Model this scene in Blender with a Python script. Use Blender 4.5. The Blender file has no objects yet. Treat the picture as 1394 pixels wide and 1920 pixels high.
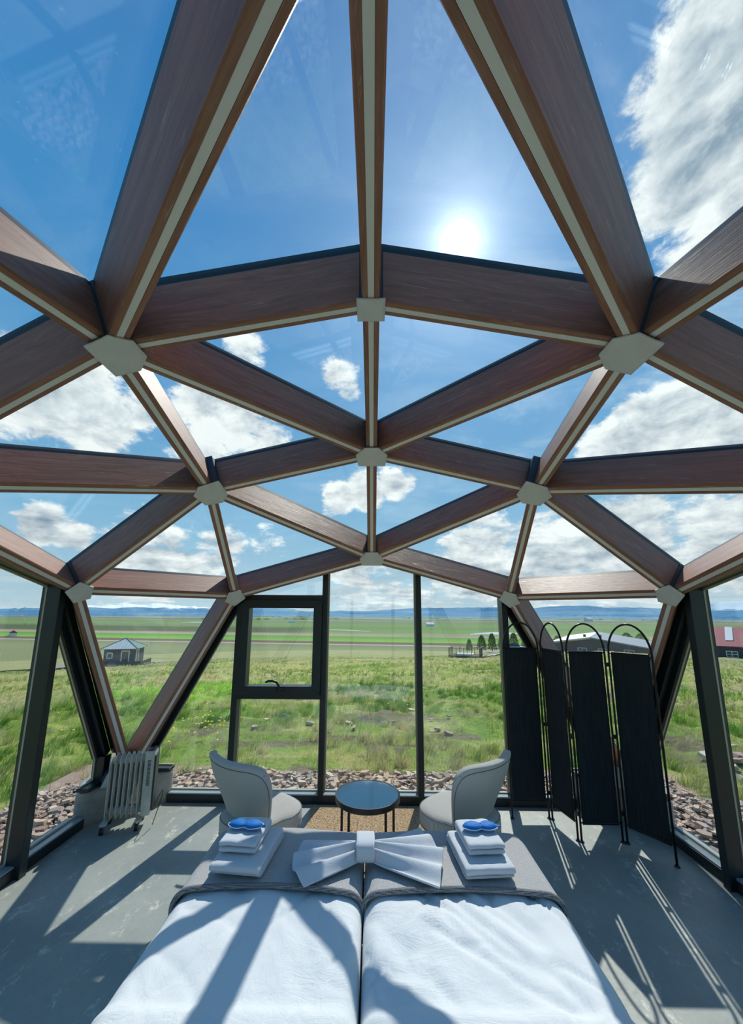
import bpy, bmesh, math, random
import numpy as np
from mathutils import Vector, Matrix
random.seed(7); rng = np.random.default_rng(7)
S = bpy.context.scene
COL = S.collection
# ------------------------------------------------------------------ camera
R = 3.45; ZC = -0.139                      # dome radius (inner nodes) and height of its centre
F_PX, PITCH, YAW, ROLL, PPX, PPY = 710.3, .175, -.015, .006, 689.54, 1024.76
cam = bpy.data.cameras.new('camera'); camo = bpy.data.objects.new('camera', cam); COL.objects.link(camo)
cam.sensor_fit = 'VERTICAL'; cam.sensor_width = 36; cam.sensor_height = 36
cam.lens = F_PX / 1920 * 36
cam.shift_x = (697 - PPX) / 1920; cam.shift_y = (PPY - 960) / 1920
cam.clip_start = .05; cam.clip_end = 40000
rt = Vector((math.cos(YAW), -math.sin(YAW), 0)); fh = Vector((math.sin(YAW), math.cos(YAW), 0))
fw = fh * math.cos(PITCH) + Vector((0, 0, math.sin(PITCH))); up = -fh * math.sin(PITCH) + Vector((0, 0, math.cos(PITCH)))
r2 = rt * math.cos(ROLL) + up * math.sin(ROLL); u2 = -rt * math.sin(ROLL) + up * math.cos(ROLL)
CAM = Vector((.014, -1.6065, 1.855))
M = Matrix((r2, u2, -fw)).transposed().to_4x4(); M.translation = CAM
camo.matrix_world = M
S.camera = camo
# ------------------------------------------------------------------ world, sun, exposure
SUN = Vector((.1727, .6502, .7399)).normalized()
S.view_settings.view_transform = 'Standard'; S.view_settings.look = 'None'
S.view_settings.exposure = 0.30; S.view_settings.gamma = 1.0; S.view_settings.use_curve_mapping = False
S.cycles.max_bounces = 6; S.cycles.transparent_max_bounces = 20; S.cycles.diffuse_bounces = 3; S.cycles.glossy_bounces = 3; S.cycles.transmission_bounces = 2
S.cycles.use_adaptive_sampling = True; S.cycles.adaptive_threshold = .05; S.cycles.adaptive_min_samples = 16
S.cycles.use_denoising = True; S.cycles.caustics_reflective = False; S.cycles.caustics_refractive = False
S.cycles.sample_clamp_indirect = 6.0

class NT:
    """small helper to write node trees"""
    def __init__(s, tree): s.t = tree; s.n = tree.nodes; s.l = tree.links
    def new(s, typ, **kw):
        n = s.n.new(typ)
        for k, v in kw.items(): setattr(n, k, v)
        return n
    def put(s, sock, v):
        if v is None: return
        if isinstance(v, bpy.types.NodeSocket): s.l.new(v, sock)
        else:
            if hasattr(sock.default_value, '__len__') and not hasattr(v, '__len__'): v = (v,) * len(sock.default_value)
            if hasattr(sock.default_value, '__len__') and len(sock.default_value) == 4 and len(v) == 3: v = tuple(v) + (1,)
            sock.default_value = v
    def math(s, op, a, b=None, c=None, clamp=False):
        n = s.new('ShaderNodeMath', operation=op); n.use_clamp = clamp
        s.put(n.inputs[0], a); s.put(n.inputs[1], b)
        if c is not None: s.put(n.inputs[2], c)
        return n.outputs[0]
    def vmath(s, op, a, b=None):
        n = s.new('ShaderNodeVectorMath', operation=op); s.put(n.inputs[0], a); s.put(n.inputs[1], b)
        return n.outputs['Value'] if op in ('DOT_PRODUCT', 'LENGTH', 'DISTANCE') else n.outputs[0]
    def mix(s, fac, a, b, mode='MIX'):
        n = s.new('ShaderNodeMix', data_type='RGBA', blend_type=mode)
        s.put(n.inputs[0], fac); s.put(n.inputs[6], a); s.put(n.inputs[7], b)
        return n.outputs[2]
    def ramp(s, fac, stops, interp='LINEAR'):
        n = s.new('ShaderNodeValToRGB'); n.color_ramp.interpolation = interp
        e = n.color_ramp.elements
        while len(e) < len(stops): e.new(.5)
        for i, (p, c) in enumerate(stops):
            e[i].position = p; e[i].color = (c, c, c, 1) if not hasattr(c, '__len__') else tuple(c) + (1,)
        s.put(n.inputs[0], fac); return n.outputs[0]
    def step(s, v, a, b):
        n = s.new('ShaderNodeMapRange', interpolation_type='SMOOTHSTEP')
        s.put(n.inputs[0], v); s.put(n.inputs[1], a); s.put(n.inputs[2], b); return n.outputs[0]
    def noise(s, vec, scale, detail=4, rough=.5, dist=0, lac=2.0, out=0):
        n = s.new('ShaderNodeTexNoise'); s.put(n.inputs['Vector'], vec)
        n.inputs['Scale'].default_value = scale; n.inputs['Detail'].default_value = detail
        n.inputs['Roughness'].default_value = rough; n.inputs['Distortion'].default_value = dist
        n.inputs['Lacunarity'].default_value = lac
        return n.outputs[out]
    def xyz(s, v):
        n = s.new('ShaderNodeSeparateXYZ'); s.put(n.inputs[0], v); return n.outputs
    def comb(s, x, y, z):
        n = s.new('ShaderNodeCombineXYZ')
        for i, v in enumerate((x, y, z)): s.put(n.inputs[i], v)
        return n.outputs[0]
    def scale(s, v, sc): return s.vmath('MULTIPLY', v, sc)

def build_world():
    w = bpy.data.worlds.new('sky'); S.world = w; w.use_nodes = True
    w.node_tree.nodes.clear(); t = NT(w.node_tree)
    d = t.vmath('NORMALIZE', t.new('ShaderNodeTexCoord').outputs['Generated'])
    x, y, z = t.xyz(d)[:]
    zz = t.math('MAXIMUM', z, 0.0)
    sky = t.ramp(zz, [(0, (.46, .60, .67)), (.06, (.36, .54, .66)), (.2, (.20, .43, .63)), (.42, (.095, .31, .57)), (.70, (.028, .215, .50)), (.88, (.010, .155, .42)), (1, (.006, .13, .38))])
    sd = t.vmath('DOT_PRODUCT', d, tuple(SUN)); sd = t.math('MAXIMUM', sd, 0.0)
    p = t.comb(t.math('DIVIDE', x, t.math('ADD', zz, .16)), t.math('DIVIDE', y, t.math('ADD', zz, .16)), 0.0)
    # high thin cloud, more of it to the right (towards +x)
    ci = t.noise(t.scale(p, (1.0, 2.2, 1)), 1.6, 7, .62, .6)
    side = t.step(x, -.25, .65)
    cir = t.math('MULTIPLY', t.step(ci, .42, .78), t.math('ADD', t.math('MULTIPLY', side, .56), .12))
    sky = t.mix(cir, sky, (.55, .68, .78))
    # cumulus
    n1 = t.noise(t.vmath('ADD', p, (.37, .11, 0)), 1.9, 11, .60, .25)
    n2 = t.noise(t.vmath('ADD', p, (.37 + .05, .11 + .13, 0)), 1.9, 7, .55, .25)
    det = t.noise(t.scale(d, (1, 1, 1.7)), 11.0, 12, .66, .25)
    det2 = t.noise(t.vmath('ADD', t.scale(d, (1, 1, 1.7)), (.006, .014, .034)), 11.0, 4, .6, .25)
    bias = None
    blobs = [((.50, .40, .77), .13, .40), ((.52, .46, .72), .13, .40), ((.50, .50, .70), .09, .30), ((.64, .36, .68), .22, .38), ((.56, .55, .62), .10, .20),
             ((-.647, .640, .41), .11, .36), ((-.60, .66, .45), .09, .34), ((-.57, .714, .39), .09, .30), ((-.51, .74, .42), .06, .22), ((-.70, .60, .38), .09, .34),
             ((-.368, .795, .48), .10, .36), ((-.33, .83, .45), .09, .34), ((-.40, .83, .39), .08, .28), ((-.28, .85, .42), .08, .26), ((-.33, .80, .50), .06, .24),
             ((-.085, .95, .30), .05, .33), ((-.02, .945, .318), .06, .33), ((.05, .94, .338), .05, .31), ((.09, .94, .345), .03, .22),
             ((.50, .785, .355), .07, .34), ((.545, .74, .375), .085, .38), ((.60, .70, .385), .085, .38), ((.65, .67, .36), .09, .36), ((.73, .6, .33), .1, .34),
             ((-.665, .725, .170), .05, .32), ((-.63, .76, .158), .045, .26),
             ((-.078, .82, .566), .055, .25), ((-.06, .84, .53), .04, .22), ((-.29, .755, .585), .06, .20),
             ((-.50, .86, .13), .12, .25), ((-.38, .90, .15), .09, .20), ((-.26, .94, .19), .07, .16),
             ((.27, .95, .13), .13, .28), ((.42, .89, .13), .12, .28), ((.55, .82, .14), .13, .31), ((.68, .72, .15), .12, .28), ((-.05, .99, .13), .10, .20), ((.03, .99, .045), .14, .16)]
    for c, r, wt in blobs:
        c = Vector(c).normalized()
        b = t.math('MULTIPLY', t.step(t.vmath('DISTANCE', d, tuple(c)), r * 1.5, r * .25), wt)
        bias = b if bias is None else t.math('MAXIMUM', bias, b)
    low = t.math('MULTIPLY', t.step(z, .13, .05), .05)
    base = t.math('ADD', t.math('MULTIPLY', n1, .45), t.math('MULTIPLY', det, .55))
    tot = t.math('ADD', t.math('ADD', base, bias), low)
    cov = t.step(tot, .62, .73)
    thick = t.step(tot, .68, .95)
    base2 = t.math('ADD', t.math('MULTIPLY', n2, .45), t.math('MULTIPLY', det2, .55))
    lowz = t.math('MULTIPLY', t.step(z, .30, .12), .16)
    lit = t.math('ADD', t.math('MULTIPLY', t.math('SUBTRACT', base, base2), 4.2), t.math('SUBTRACT', t.math('SUBTRACT', .86, lowz), t.math('MULTIPLY', thick, .40)), clamp=True)
    ccol = t.mix(lit, (.20, .29, .38), (.84, .88, .88))
    sky = t.mix(cov, sky, ccol)
    # flat grey-white streaks close to the horizon
    st = t.noise(t.scale(d, (1.2, 1.2, 14)), 5.0, 6, .55, .2)
    stm = t.math('MULTIPLY', t.step(st, .40, .62), t.step(z, .14, .03))
    sky = t.mix(t.math('MULTIPLY', stm, .6), sky, (.56, .65, .70))
    glow = None
    for pw, k in ((5, .045), (24, .17), (150, .34), (900, .8), (6000, 2.0), (90000, 30)):
        g = t.math('MULTIPLY', t.math('POWER', sd, float(pw)), k)
        glow = g if glow is None else t.math('ADD', glow, g)
    sky = t.mix(1.0, sky, t.mix(1.0, (.92, .98, 1.0), t.comb(glow, glow, glow), 'MULTIPLY'), 'ADD')
    # below the horizon
    sky = t.mix(t.step(z, .0, -.03), sky, (.20, .24, .17))
    bg = t.new('ShaderNodeBackground'); t.put(bg.inputs[0], sky); bg.inputs[1].default_value = 1.0
    t.l.new(bg.outputs[0], t.new('ShaderNodeOutputWorld').inputs[0])
build_world()
sl = bpy.data.lights.new('sun', 'SUN'); sl.energy = 3.7; sl.angle = math.radians(.53); sl.color = (1, .955, .88)
so = bpy.data.objects.new('sun', sl); COL.objects.link(so); so.rotation_euler = SUN.to_track_quat('Z', 'Y').to_euler(); so.location = (2, 8, 9)

# ------------------------------------------------------------------ materials
MATS = {}
def mat(name, color=(.5, .5, .5), rough=.5, metal=0, spec=.5, fn=None, **kw):
    m = bpy.data.materials.new(name); m.use_nodes = True; t = NT(m.node_tree)
    b = m.node_tree.nodes['Principled BSDF']
    b.inputs['Base Color'].default_value = tuple(color) + (1,); b.inputs['Roughness'].default_value = rough
    b.inputs['Metallic'].default_value = metal; b.inputs['Specular IOR Level'].default_value = spec
    for k, v in kw.items(): b.inputs[k].default_value = v
    if fn: fn(t, b)
    MATS[name] = m; return m
def bump(t, b, h, dist=.002, strength=1.0):
    n = t.new('ShaderNodeBump'); n.inputs['Strength'].default_value = strength; n.inputs['Distance'].default_value = dist
    t.put(n.inputs['Height'], h); t.l.new(n.outputs[0], b.inputs['Normal'])
def tc(t, which='Object'): return t.new('ShaderNodeTexCoord').outputs[which]
def rnd(t): return t.new('ShaderNodeObjectInfo').outputs['Random']

def wood(t, b):
    v = t.vmath('ADD', tc(t), t.scale(t.comb(rnd(t), rnd(t), rnd(t)), (37, 11, 5)))
    warp = t.noise(t.scale(v, (1.2, 6, 6)), 1.0, 3, .5)
    vv = t.vmath('ADD', t.scale(v, (1, 22, 22)), t.comb(0.0, t.math('MULTIPLY', warp, 5), t.math('MULTIPLY', warp, 5)))
    g = t.noise(vv, 1.6, 6, .62)
    fine = t.noise(t.scale(v, (3, 210, 210)), 1.0, 3, .6)
    col = t.ramp(g, [(.28, (.23, .105, .068)), (.48, (.33, .16, .105)), (.72, (.43, .235, .16))])
    col = t.mix(t.math('MULTIPLY', t.step(fine, .35, .7), .35), col, (.17, .08, .055))
    sc = t.noise(t.scale(v, (5, 60, 60)), 1.0, 5, .65, .6)
    scr = t.step(sc, .60, .70)
    col = t.mix(t.math('MULTIPLY', scr, .5), col, (.62, .50, .41))
    t.put(b.inputs['Base Color'], t.mix(t.math('MULTIPLY', t.math('SUBTRACT', rnd(t), .5), .35), col, (.40, .22, .15)))
    bump(t, b, t.math('ADD', fine, t.math('MULTIPLY', scr, .6)), .0015)
mat('stained_timber', rough=.48, fn=wood)
mat('black_metal', (.012, .015, .017), .38)
mat('graphite_frame', (.011, .021, .025), .40)
mat('dark_steel', (.035, .05, .062), .40, .2)
mat('sill_metal', (.32, .39, .43), .25, .1)  # pale blue base colour stands in for sky reflected on the ledge
mat('spacer', (.52, .50, .38), .5)
mat('plate_white', (.55, .58, .58), .45, fn=lambda t, b: t.put(b.inputs['Base Color'], t.ramp(t.noise(tc(t), 14, 4, .6), [(.3, (.66, .70, .70)), (.7, (.74, .77, .77))])))
mat('strip_white', (.80, .82, .79), .55)

def glass_mat(name, dust, f0=.042):
    m = bpy.data.materials.new(name); m.use_nodes = True; t = NT(m.node_tree); t.n.clear()
    lw = t.new('ShaderNodeLayerWeight'); lw.inputs[0].default_value = .5
    f = t.math('ADD', t.math('MULTIPLY', t.math('POWER', lw.outputs['Facing'], 4.5), .75), f0)
    tr = t.new('ShaderNodeBsdfTransparent'); tr.inputs[0].default_value = (.965, .985, .98, 1)
    gl = t.new('ShaderNodeBsdfGlossy'); gl.inputs['Roughness'].default_value = .012; gl.inputs[0].default_value = (.95, 1, 1, 1)
    mx = t.new('ShaderNodeMixShader'); t.put(mx.inputs[0], f); t.l.new(tr.outputs[0], mx.inputs[1]); t.l.new(gl.outputs[0], mx.inputs[2])
    out = mx.outputs[0]
    # dust, smears and fine scratches lying on the pane
    v = tc(t)
    a = t.step(t.noise(t.scale(v, (1, 1, 1)), 2.4, 6, .65, 1.2), .45, .85)
    sp = t.step(t.noise(v, 60, 2, .5), .70, .76)
    sr = t.step(t.noise(t.scale(t.vmath('ADD', v, t.scale(t.comb(rnd(t), rnd(t), 0.0), (9, 9, 1))), (2.0, 34, 34)), 1.0, 4, .7, 1.6), .725, .765)
    big = t.step(t.noise(v, 1.7, 2, .5), .5, .7)
    k = t.math('ADD', t.math('MULTIPLY', a, .35), t.math('ADD', t.math('MULTIPLY', sp, 1.6), t.math('MULTIPLY', t.math('MULTIPLY', sr, big), 3.0)))
    k = t.math('MULTIPLY', t.math('ADD', k, .25), dust, clamp=True)
    tl = t.new('ShaderNodeBsdfTranslucent'); tl.inputs[0].default_value = (.85, .88, .9, 1)
    df = t.new('ShaderNodeBsdfDiffuse'); df.inputs[0].default_value = (.8, .83, .85, 1)
    ad = t.new('ShaderNodeMixShader'); ad.inputs[0].default_value = .3; t.l.new(tl.outputs[0], ad.inputs[1]); t.l.new(df.outputs[0], ad.inputs[2])
    m2 = t.new('ShaderNodeMixShader'); t.put(m2.inputs[0], k); t.l.new(out, m2.inputs[1]); t.l.new(ad.outputs[0], m2.inputs[2])
    t.l.new(m2.outputs[0], t.new('ShaderNodeOutputMaterial').inputs[0])
    MATS[name] = m; return m
glass_mat('roof_glass', .065); glass_mat('window_glass', .012, .07)

def concrete_floor(t, b):
    v = tc(t)
    n = t.noise(v, 1.3, 7, .6, .3); f = t.noise(v, 26, 6, .7); pt = t.step(t.noise(t.vmath('ADD', t.scale(v, (1.5, .8, 1)), (5, 3, 0)), 4.2, 9, .75, .5), .54, .63)
    col = t.ramp(n, [(.3, (.25, .275, .258)), (.7, (.37, .395, .36))])
    col = t.mix(t.math('MULTIPLY', t.step(f, .45, .75), .35), col, (.24, .27, .26))
    col = t.mix(t.math('MULTIPLY', t.math('MULTIPLY', pt, t.step(f, .40, .58)), .8), col, (.66, .64, .55))
    t.put(b.inputs['Base Color'], col); t.put(b.inputs['Roughness'], t.ramp(f, [(.3, .42), (.7, .62)])); bump(t, b, f, .0012)
mat('concrete_floor', rough=.5, fn=concrete_floor)
def concrete(t, b):
    v = tc(t); n = t.noise(v, 5, 8, .68, .4); w = t.noise(t.scale(v, (2, 2, 26)), 2, 5, .6)
    col = t.ramp(t.math('ADD', t.math('MULTIPLY', n, .6), t.math('MULTIPLY', w, .4)), [(.32, (.24, .235, .215)), (.5, (.38, .37, .335)), (.7, (.50, .48, .44))])
    t.put(b.inputs['Base Color'], col); bump(t, b, n, .006)
mat('rough_concrete', rough=.85, fn=concrete)

def weave(t, b, c1, c2, sc=260, dist=.0012):
    v = tc(t)
    w1 = t.new('ShaderNodeTexWave', wave_type='BANDS', bands_direction='X'); t.put(w1.inputs[0], v); w1.inputs['Scale'].default_value = sc / 6.283
    w2 = t.new('ShaderNodeTexWave', wave_type='BANDS', bands_direction='Y'); t.put(w2.inputs[0], v); w2.inputs['Scale'].default_value = sc / 6.283
    k = t.math('MULTIPLY', w1.outputs[1], w2.outputs[1]); n = t.noise(v, 90, 3, .6)
    k = t.math('ADD', t.math('MULTIPLY', k, .7), t.math('MULTIPLY', n, .4))
    t.put(b.inputs['Base Color'], t.mix(t.step(k, .1, .75), c1, c2)); bump(t, b, k, dist)
mat('grey_blanket', rough=.95, fn=lambda t, b: weave(t, b, (.30, .30, .315), (.60, .59, .57), 330))
mat('black_canvas', rough=.95, fn=lambda t, b: t.put(b.inputs['Base Color'], t.ramp(t.noise(t.scale(tc(t), (60, 60, 4)), 1, 5, .7), [(.3, (.007, .013, .017)), (.7, (.020, .032, .038))])))
mat('blanket_hem', rough=.95, fn=lambda t, b: weave(t, b, (.10, .10, .11), (.48, .47, .46), 420, .003))
mat('chair_fabric', rough=.8, fn=lambda t, b: weave(t, b, (.54, .52, .48), (.66, .64, .60), 1500))
mat('chair_piping', (.16, .16, .155), .7)
def linen(t, b):
    v = tc(t); n = t.noise(t.scale(v, (1.6, 1, 1)), 7, 7, .62, 1.6); f = t.noise(v, 420, 2, .5)
    rid = t.math('ABSOLUTE', t.math('SUBTRACT', t.noise(t.scale(v, (1.0, 2.3, 1)), 4.2, 6, .6, 1.9), .5))
    soft = t.math('POWER', t.math('MULTIPLY', rid, 2.0), .7)
    m_ = t.step(t.noise(v, 1.7, 2, .5), .3, .7)
    h = t.math('ADD', t.math('MULTIPLY', n, .45), t.math('ADD', t.math('MULTIPLY', t.math('MULTIPLY', soft, m_), .40), t.math('MULTIPLY', f, .01)))
    t.put(b.inputs['Base Color'], (.67, .70, .72)); bump(t, b, h, .017, .6)
mat('white_linen', rough=.85, fn=linen)
def terry(t, b):
    v = tc(t); n = t.noise(v, 330, 4, .7); m_ = t.noise(v, 16, 4, .5)
    t.put(b.inputs['Base Color'], (.70, .73, .78)); bump(t, b, t.math('ADD', n, t.math('MULTIPLY', m_, .8)), .004)
mat('white_terry', rough=.95, fn=terry)
mat('blue_satin', (.003, .17, .55), .62, spec=.25, fn=lambda t, b: bump(t, b, t.noise(t.scale(tc(t), (1, 3, 1)), 24, 4, .6, .5), .004))
mat('mattress_ticking', (.55, .55, .56), .9)
mat('bed_base', (.10, .10, .105), .8)
mat('table_mirror', (.30, .31, .32), .03, 1.0)
mat('chrome', (.7, .7, .7), .15, 1.0)
mat('heater_enamel', (.62, .62, .56), .38, fn=lambda t, b: t.put(b.inputs['Base Color'], t.ramp(t.noise(tc(t), 9, 4, .6), [(.35, (.50, .50, .43)), (.65, (.66, .66, .60))])))
mat('black_plastic', (.012, .012, .013), .4)
mat('screen_tube', (.018, .019, .021), .28, .6)
def coir(t, b):
    v = tc(t); w = t.new('ShaderNodeTexVoronoi'); t.put(w.inputs['Vector'], t.scale(v, (60, 95, 60))); w.inputs['Scale'].default_value = 1
    t.put(b.inputs['Base Color'], t.ramp(w.outputs['Distance'], [(.1, (.62, .46, .29)), (.55, (.40, .27, .15)), (.85, (.16, .10, .055))])); bump(t, b, t.math('MULTIPLY', w.outputs['Distance'], -1), .006)
mat('coir', rough=.95, fn=coir)
# exterior
def grass_cols(t, v):
    """shared colour fields of the meadow: lush green, straw, brown"""
    a = t.noise(v, .20, 5, .6, .4); c = t.noise(v, .9, 5, .65); e = t.noise(v, 4.5, 5, .7)
    far = t.math('MULTIPLY', t.step(t.vmath('LENGTH', v), 6, 22), .075)
    col = t.ramp(t.math('ADD', far, t.math('ADD', t.math('MULTIPLY', a, .55), t.math('MULTIPLY', c, .45))),
                 [(.34, (.14, .27, .03)), (.43, (.22, .36, .05)), (.50, (.33, .42, .09)), (.58, (.53, .49, .19)), (.70, (.50, .41, .20))])
    return t.mix(t.math('MULTIPLY', t.step(e, .5, .75), .5), col, (.12, .15, .05))
BARE = [(-1.55, 4.85, .9, .28), (-.55, 5.15, .7, .25), (.9, 4.75, .4, .2), (1.4, 5.3, .55, .25), (4.6, 4.3, .5, .6), (5.2, 5.3, .6, .5), (.35, 6.8, 1.3, .5)]
def ground(t, b):
    g = t.new('ShaderNodeNewGeometry').outputs['Position']
    col = grass_cols(t, g)
    lime = t.step(t.vmath('DISTANCE', t.scale(g, (1, 1, 0)), (-6.8, 12.6, 0)), 4.6, 1.6)
    col = t.mix(t.math('MULTIPLY', lime, t.step(t.noise(g, .8, 3, .5), .35, .6)), col, (.32, .55, .05))
    # broad grazing field past the rough grass
    r = t.vmath('LENGTH', t.scale(g, (1, 1, 0)))
    f = t.ramp(t.noise(t.scale(g, (.15, 1, 1)), .12, 6, .6), [(.3, (.27, .29, .12)), (.5, (.38, .36, .18)), (.7, (.23, .29, .09))])
    col = t.mix(t.step(r, 28, 55), col, f)
    gx, gy, gz = t.xyz(g)[:]; mxy = t.math('MAXIMUM', t.math('ABSOLUTE', gx), t.math('ABSOLUTE', gy)); near = t.step(mxy, 3.75, 3.45)
    col = t.mix(near, col, (.13, .10, .08))
    soil = t.math('MULTIPLY', t.step(t.noise(t.vmath('ADD', g, (31, 7, 0)), .75, 6, .68, .5), .56, .63), t.step(r, 30, 12))
    for c in BARE: soil = t.math('MAXIMUM', soil, t.step(t.math('ADD', t.vmath('LENGTH', t.vmath('MULTIPLY', t.vmath('SUBTRACT', g, (c[0], c[1], 0)), (1 / c[2], 1 / c[3], 0))), t.math('MULTIPLY', t.noise(g, 3.0, 4, .6), .8)), 1.5, 1.0))
    col = t.mix(t.math('MULTIPLY', soil, .85), col, t.ramp(t.noise(g, 11, 5, .7), [(.3, (.13, .095, .07)), (.6, (.27, .21, .15)), (.75, (.42, .35, .27))]))
    t.put(b.inputs['Base Color'], col); bump(t, b, t.noise(g, 7, 7, .7), .09)
mat('meadow', rough=.95, spec=.1, fn=ground)
def plain(t, b):
    g = t.new('ShaderNodeNewGeometry').outputs['Position']; x, y, z = t.xyz(g)[:]
    wob = t.math('MULTIPLY', t.math('SUBTRACT', t.noise(t.scale(g, (.0016, .0016, 0)), 1.0, 3, .5), .5), .35)
    lg = t.math('ADD', t.math('LOGARITHM', t.math('MAXIMUM', t.math('ADD', y, t.math('MULTIPLY', x, .12)), 10.0), 10.0), t.math('MULTIPLY', wob, t.step(y, 500, 1500)))
    u = t.math('DIVIDE', t.math('SUBTRACT', lg, 2.2), 1.9)      # 158 m .. 12.6 km
    P = lambda d: (math.log10(d) - 2.2) / 1.9
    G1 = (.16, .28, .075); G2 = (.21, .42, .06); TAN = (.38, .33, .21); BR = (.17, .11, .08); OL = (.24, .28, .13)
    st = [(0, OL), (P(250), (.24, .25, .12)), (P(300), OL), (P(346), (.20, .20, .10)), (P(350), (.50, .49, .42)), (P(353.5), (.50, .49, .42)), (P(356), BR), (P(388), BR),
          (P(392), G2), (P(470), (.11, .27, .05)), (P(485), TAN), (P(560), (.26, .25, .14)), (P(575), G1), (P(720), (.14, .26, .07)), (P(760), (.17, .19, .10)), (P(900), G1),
          (P(1250), (.16, .21, .10)), (P(1500), (.24, .24, .15)), (P(1800), (.10, .16, .11)), (P(2100), (.27, .31, .21)), (P(2900), (.15, .22, .20)), (P(3600), (.20, .30, .31)), (P(6000), (.14, .25, .30)), (1, (.13, .25, .32))]  # farthest stops turn blue: distance haze put into the field colour
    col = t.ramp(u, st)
    pat = t.noise(t.scale(g, (.004, .016, 0)), 1.0, 5, .6, .3)
    col = t.mix(t.math('MULTIPLY', t.step(pat, .45, .7), .45), col, (.21, .21, .11))
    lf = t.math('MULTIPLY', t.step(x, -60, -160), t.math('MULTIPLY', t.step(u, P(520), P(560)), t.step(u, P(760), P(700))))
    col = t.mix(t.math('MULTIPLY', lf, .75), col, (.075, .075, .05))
    t.put(b.inputs['Base Color'], col)
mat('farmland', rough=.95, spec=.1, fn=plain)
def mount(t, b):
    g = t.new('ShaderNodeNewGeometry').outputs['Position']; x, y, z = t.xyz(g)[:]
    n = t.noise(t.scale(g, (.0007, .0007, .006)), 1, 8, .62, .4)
    col = t.ramp(n, [(.34, (.045, .15, .27)), (.5, (.09, .23, .36)), (.66, (.19, .33, .40))])  # the blues are distance haze painted into the hill colour
    az = t.math('DIVIDE', x, y)
    zone = t.math('MAXIMUM', t.step(az, -.38, -.46), t.math('MULTIPLY', t.step(az, .85, .90), .6))
    hz = t.math('ADD', z, t.math('MULTIPLY', t.math('SUBTRACT', t.noise(t.scale(g, (.003, .003, .012)), 1, 7, .65), .5), 190))
    sn = t.math('MULTIPLY', t.step(hz, 74, 96), zone)
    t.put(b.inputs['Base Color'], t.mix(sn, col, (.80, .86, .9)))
mat('hazed_hills', rough=.95, spec=.05, fn=mount)
mat('water', (.62, .70, .76), .12, .6)
mat('gravel', (.30, .30, .28), .95, fn=lambda t, b: t.put(b.inputs['Base Color'], t.ramp(t.noise(tc(t), 6, 6, .7), [(.3, (.20, .20, .19)), (.7, (.36, .36, .34))])))
mat('pale_path', (.55, .53, .47), .95)
def slate(t, b):
    v = tc(t); a = t.new('ShaderNodeAttribute', attribute_name='tone').outputs['Fac']
    k = t.math('FRACT', t.math('ADD', rnd(t), a))
    col = t.ramp(k, [(0, (.33, .20, .14)), (.2, (.52, .36, .25)), (.38, (.33, .28, .25)), (.5, (.62, .42, .29)), (.66, (.50, .36, .30)), (.82, (.66, .52, .40)), (1, (.36, .30, .27))], 'CONSTANT')
    n = t.noise(v, 22, 6, .65)
    t.put(b.inputs['Base Color'], t.mix(t.step(n, .35, .75), col, t.mix(.5, col, (.42, .38, .33)))); bump(t, b, n, .004)
mat('slate', rough=.8, fn=slate)
def blade(t, b):
    a = t.new('ShaderNodeAttribute', attribute_name='tone').outputs['Fac']
    g = t.new('ShaderNodeNewGeometry').outputs['Position']
    col = t.mix(.72, grass_cols(t, g), t.ramp(a, [(0, (.12, .30, .02)), (.40, (.25, .46, .045)), (.62, (.42, .52, .10)), (.8, (.66, .58, .24)), (1, (.80, .70, .40))]))
    lime = t.step(t.vmath('DISTANCE', t.scale(g, (1, 1, 0)), (-6.8, 12.6, 0)), 4.6, 1.6)
    t.put(b.inputs['Base Color'], t.mix(t.math('MULTIPLY', lime, .8), col, (.38, .68, .06)))
    tl = t.new('ShaderNodeBsdfTranslucent'); t.l.new(b.inputs['Base Color'].links[0].from_socket, tl.inputs[0])
    mx = t.new('ShaderNodeMixShader'); mx.inputs[0].default_value = .45; t.l.new(b.outputs[0], mx.inputs[1]); t.l.new(tl.outputs[0], mx.inputs[2])
    t.l.new(mx.outputs[0], t.n['Material Output'].inputs[0])
mat('grass_blade', rough=.6, spec=.25, fn=blade)
mat('yellow_petal', (.85, .60, .02), .6)
mat('foliage', rough=.8, spec=.2, fn=lambda t, b: t.put(b.inputs['Base Color'], t.ramp(t.new('ShaderNodeAttribute', attribute_name='tone').outputs['Fac'], [(0, (.07, .15, .035)), (.6, (.17, .29, .08)), (1, (.30, .42, .14))])))
mat('bark', (.10, .075, .055), .9)
mat('cabin_wall', (.075, .075, .07), .8, fn=lambda t, b: t.put(b.inputs['Base Color'], t.ramp(t.noise(t.scale(tc(t), (14, 14, .4)), 1, 2, .5), [(.3, (.055, .055, .052)), (.7, (.10, .10, .093))])))
mat('cabin_roof', (.62, .64, .62), .4, .3)
mat('green_trim', (.03, .13, .10), .5)
mat('white_paint', (.75, .77, .76), .5)
mat('dark_pane', (.05, .06, .065), .08)
mat('dark_cladding', (.045, .05, .06), .75)
mat('grey_roof', (.22, .25, .29), .45, .3)
mat('pale_roof', (.66, .68, .70), .4, .2)
mat('red_roof', (.36, .055, .075), .6)
mat('ochre_trim', (.55, .33, .08), .6)
mat('silver_paint', (.5, .52, .55), .3, .6)

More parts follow.
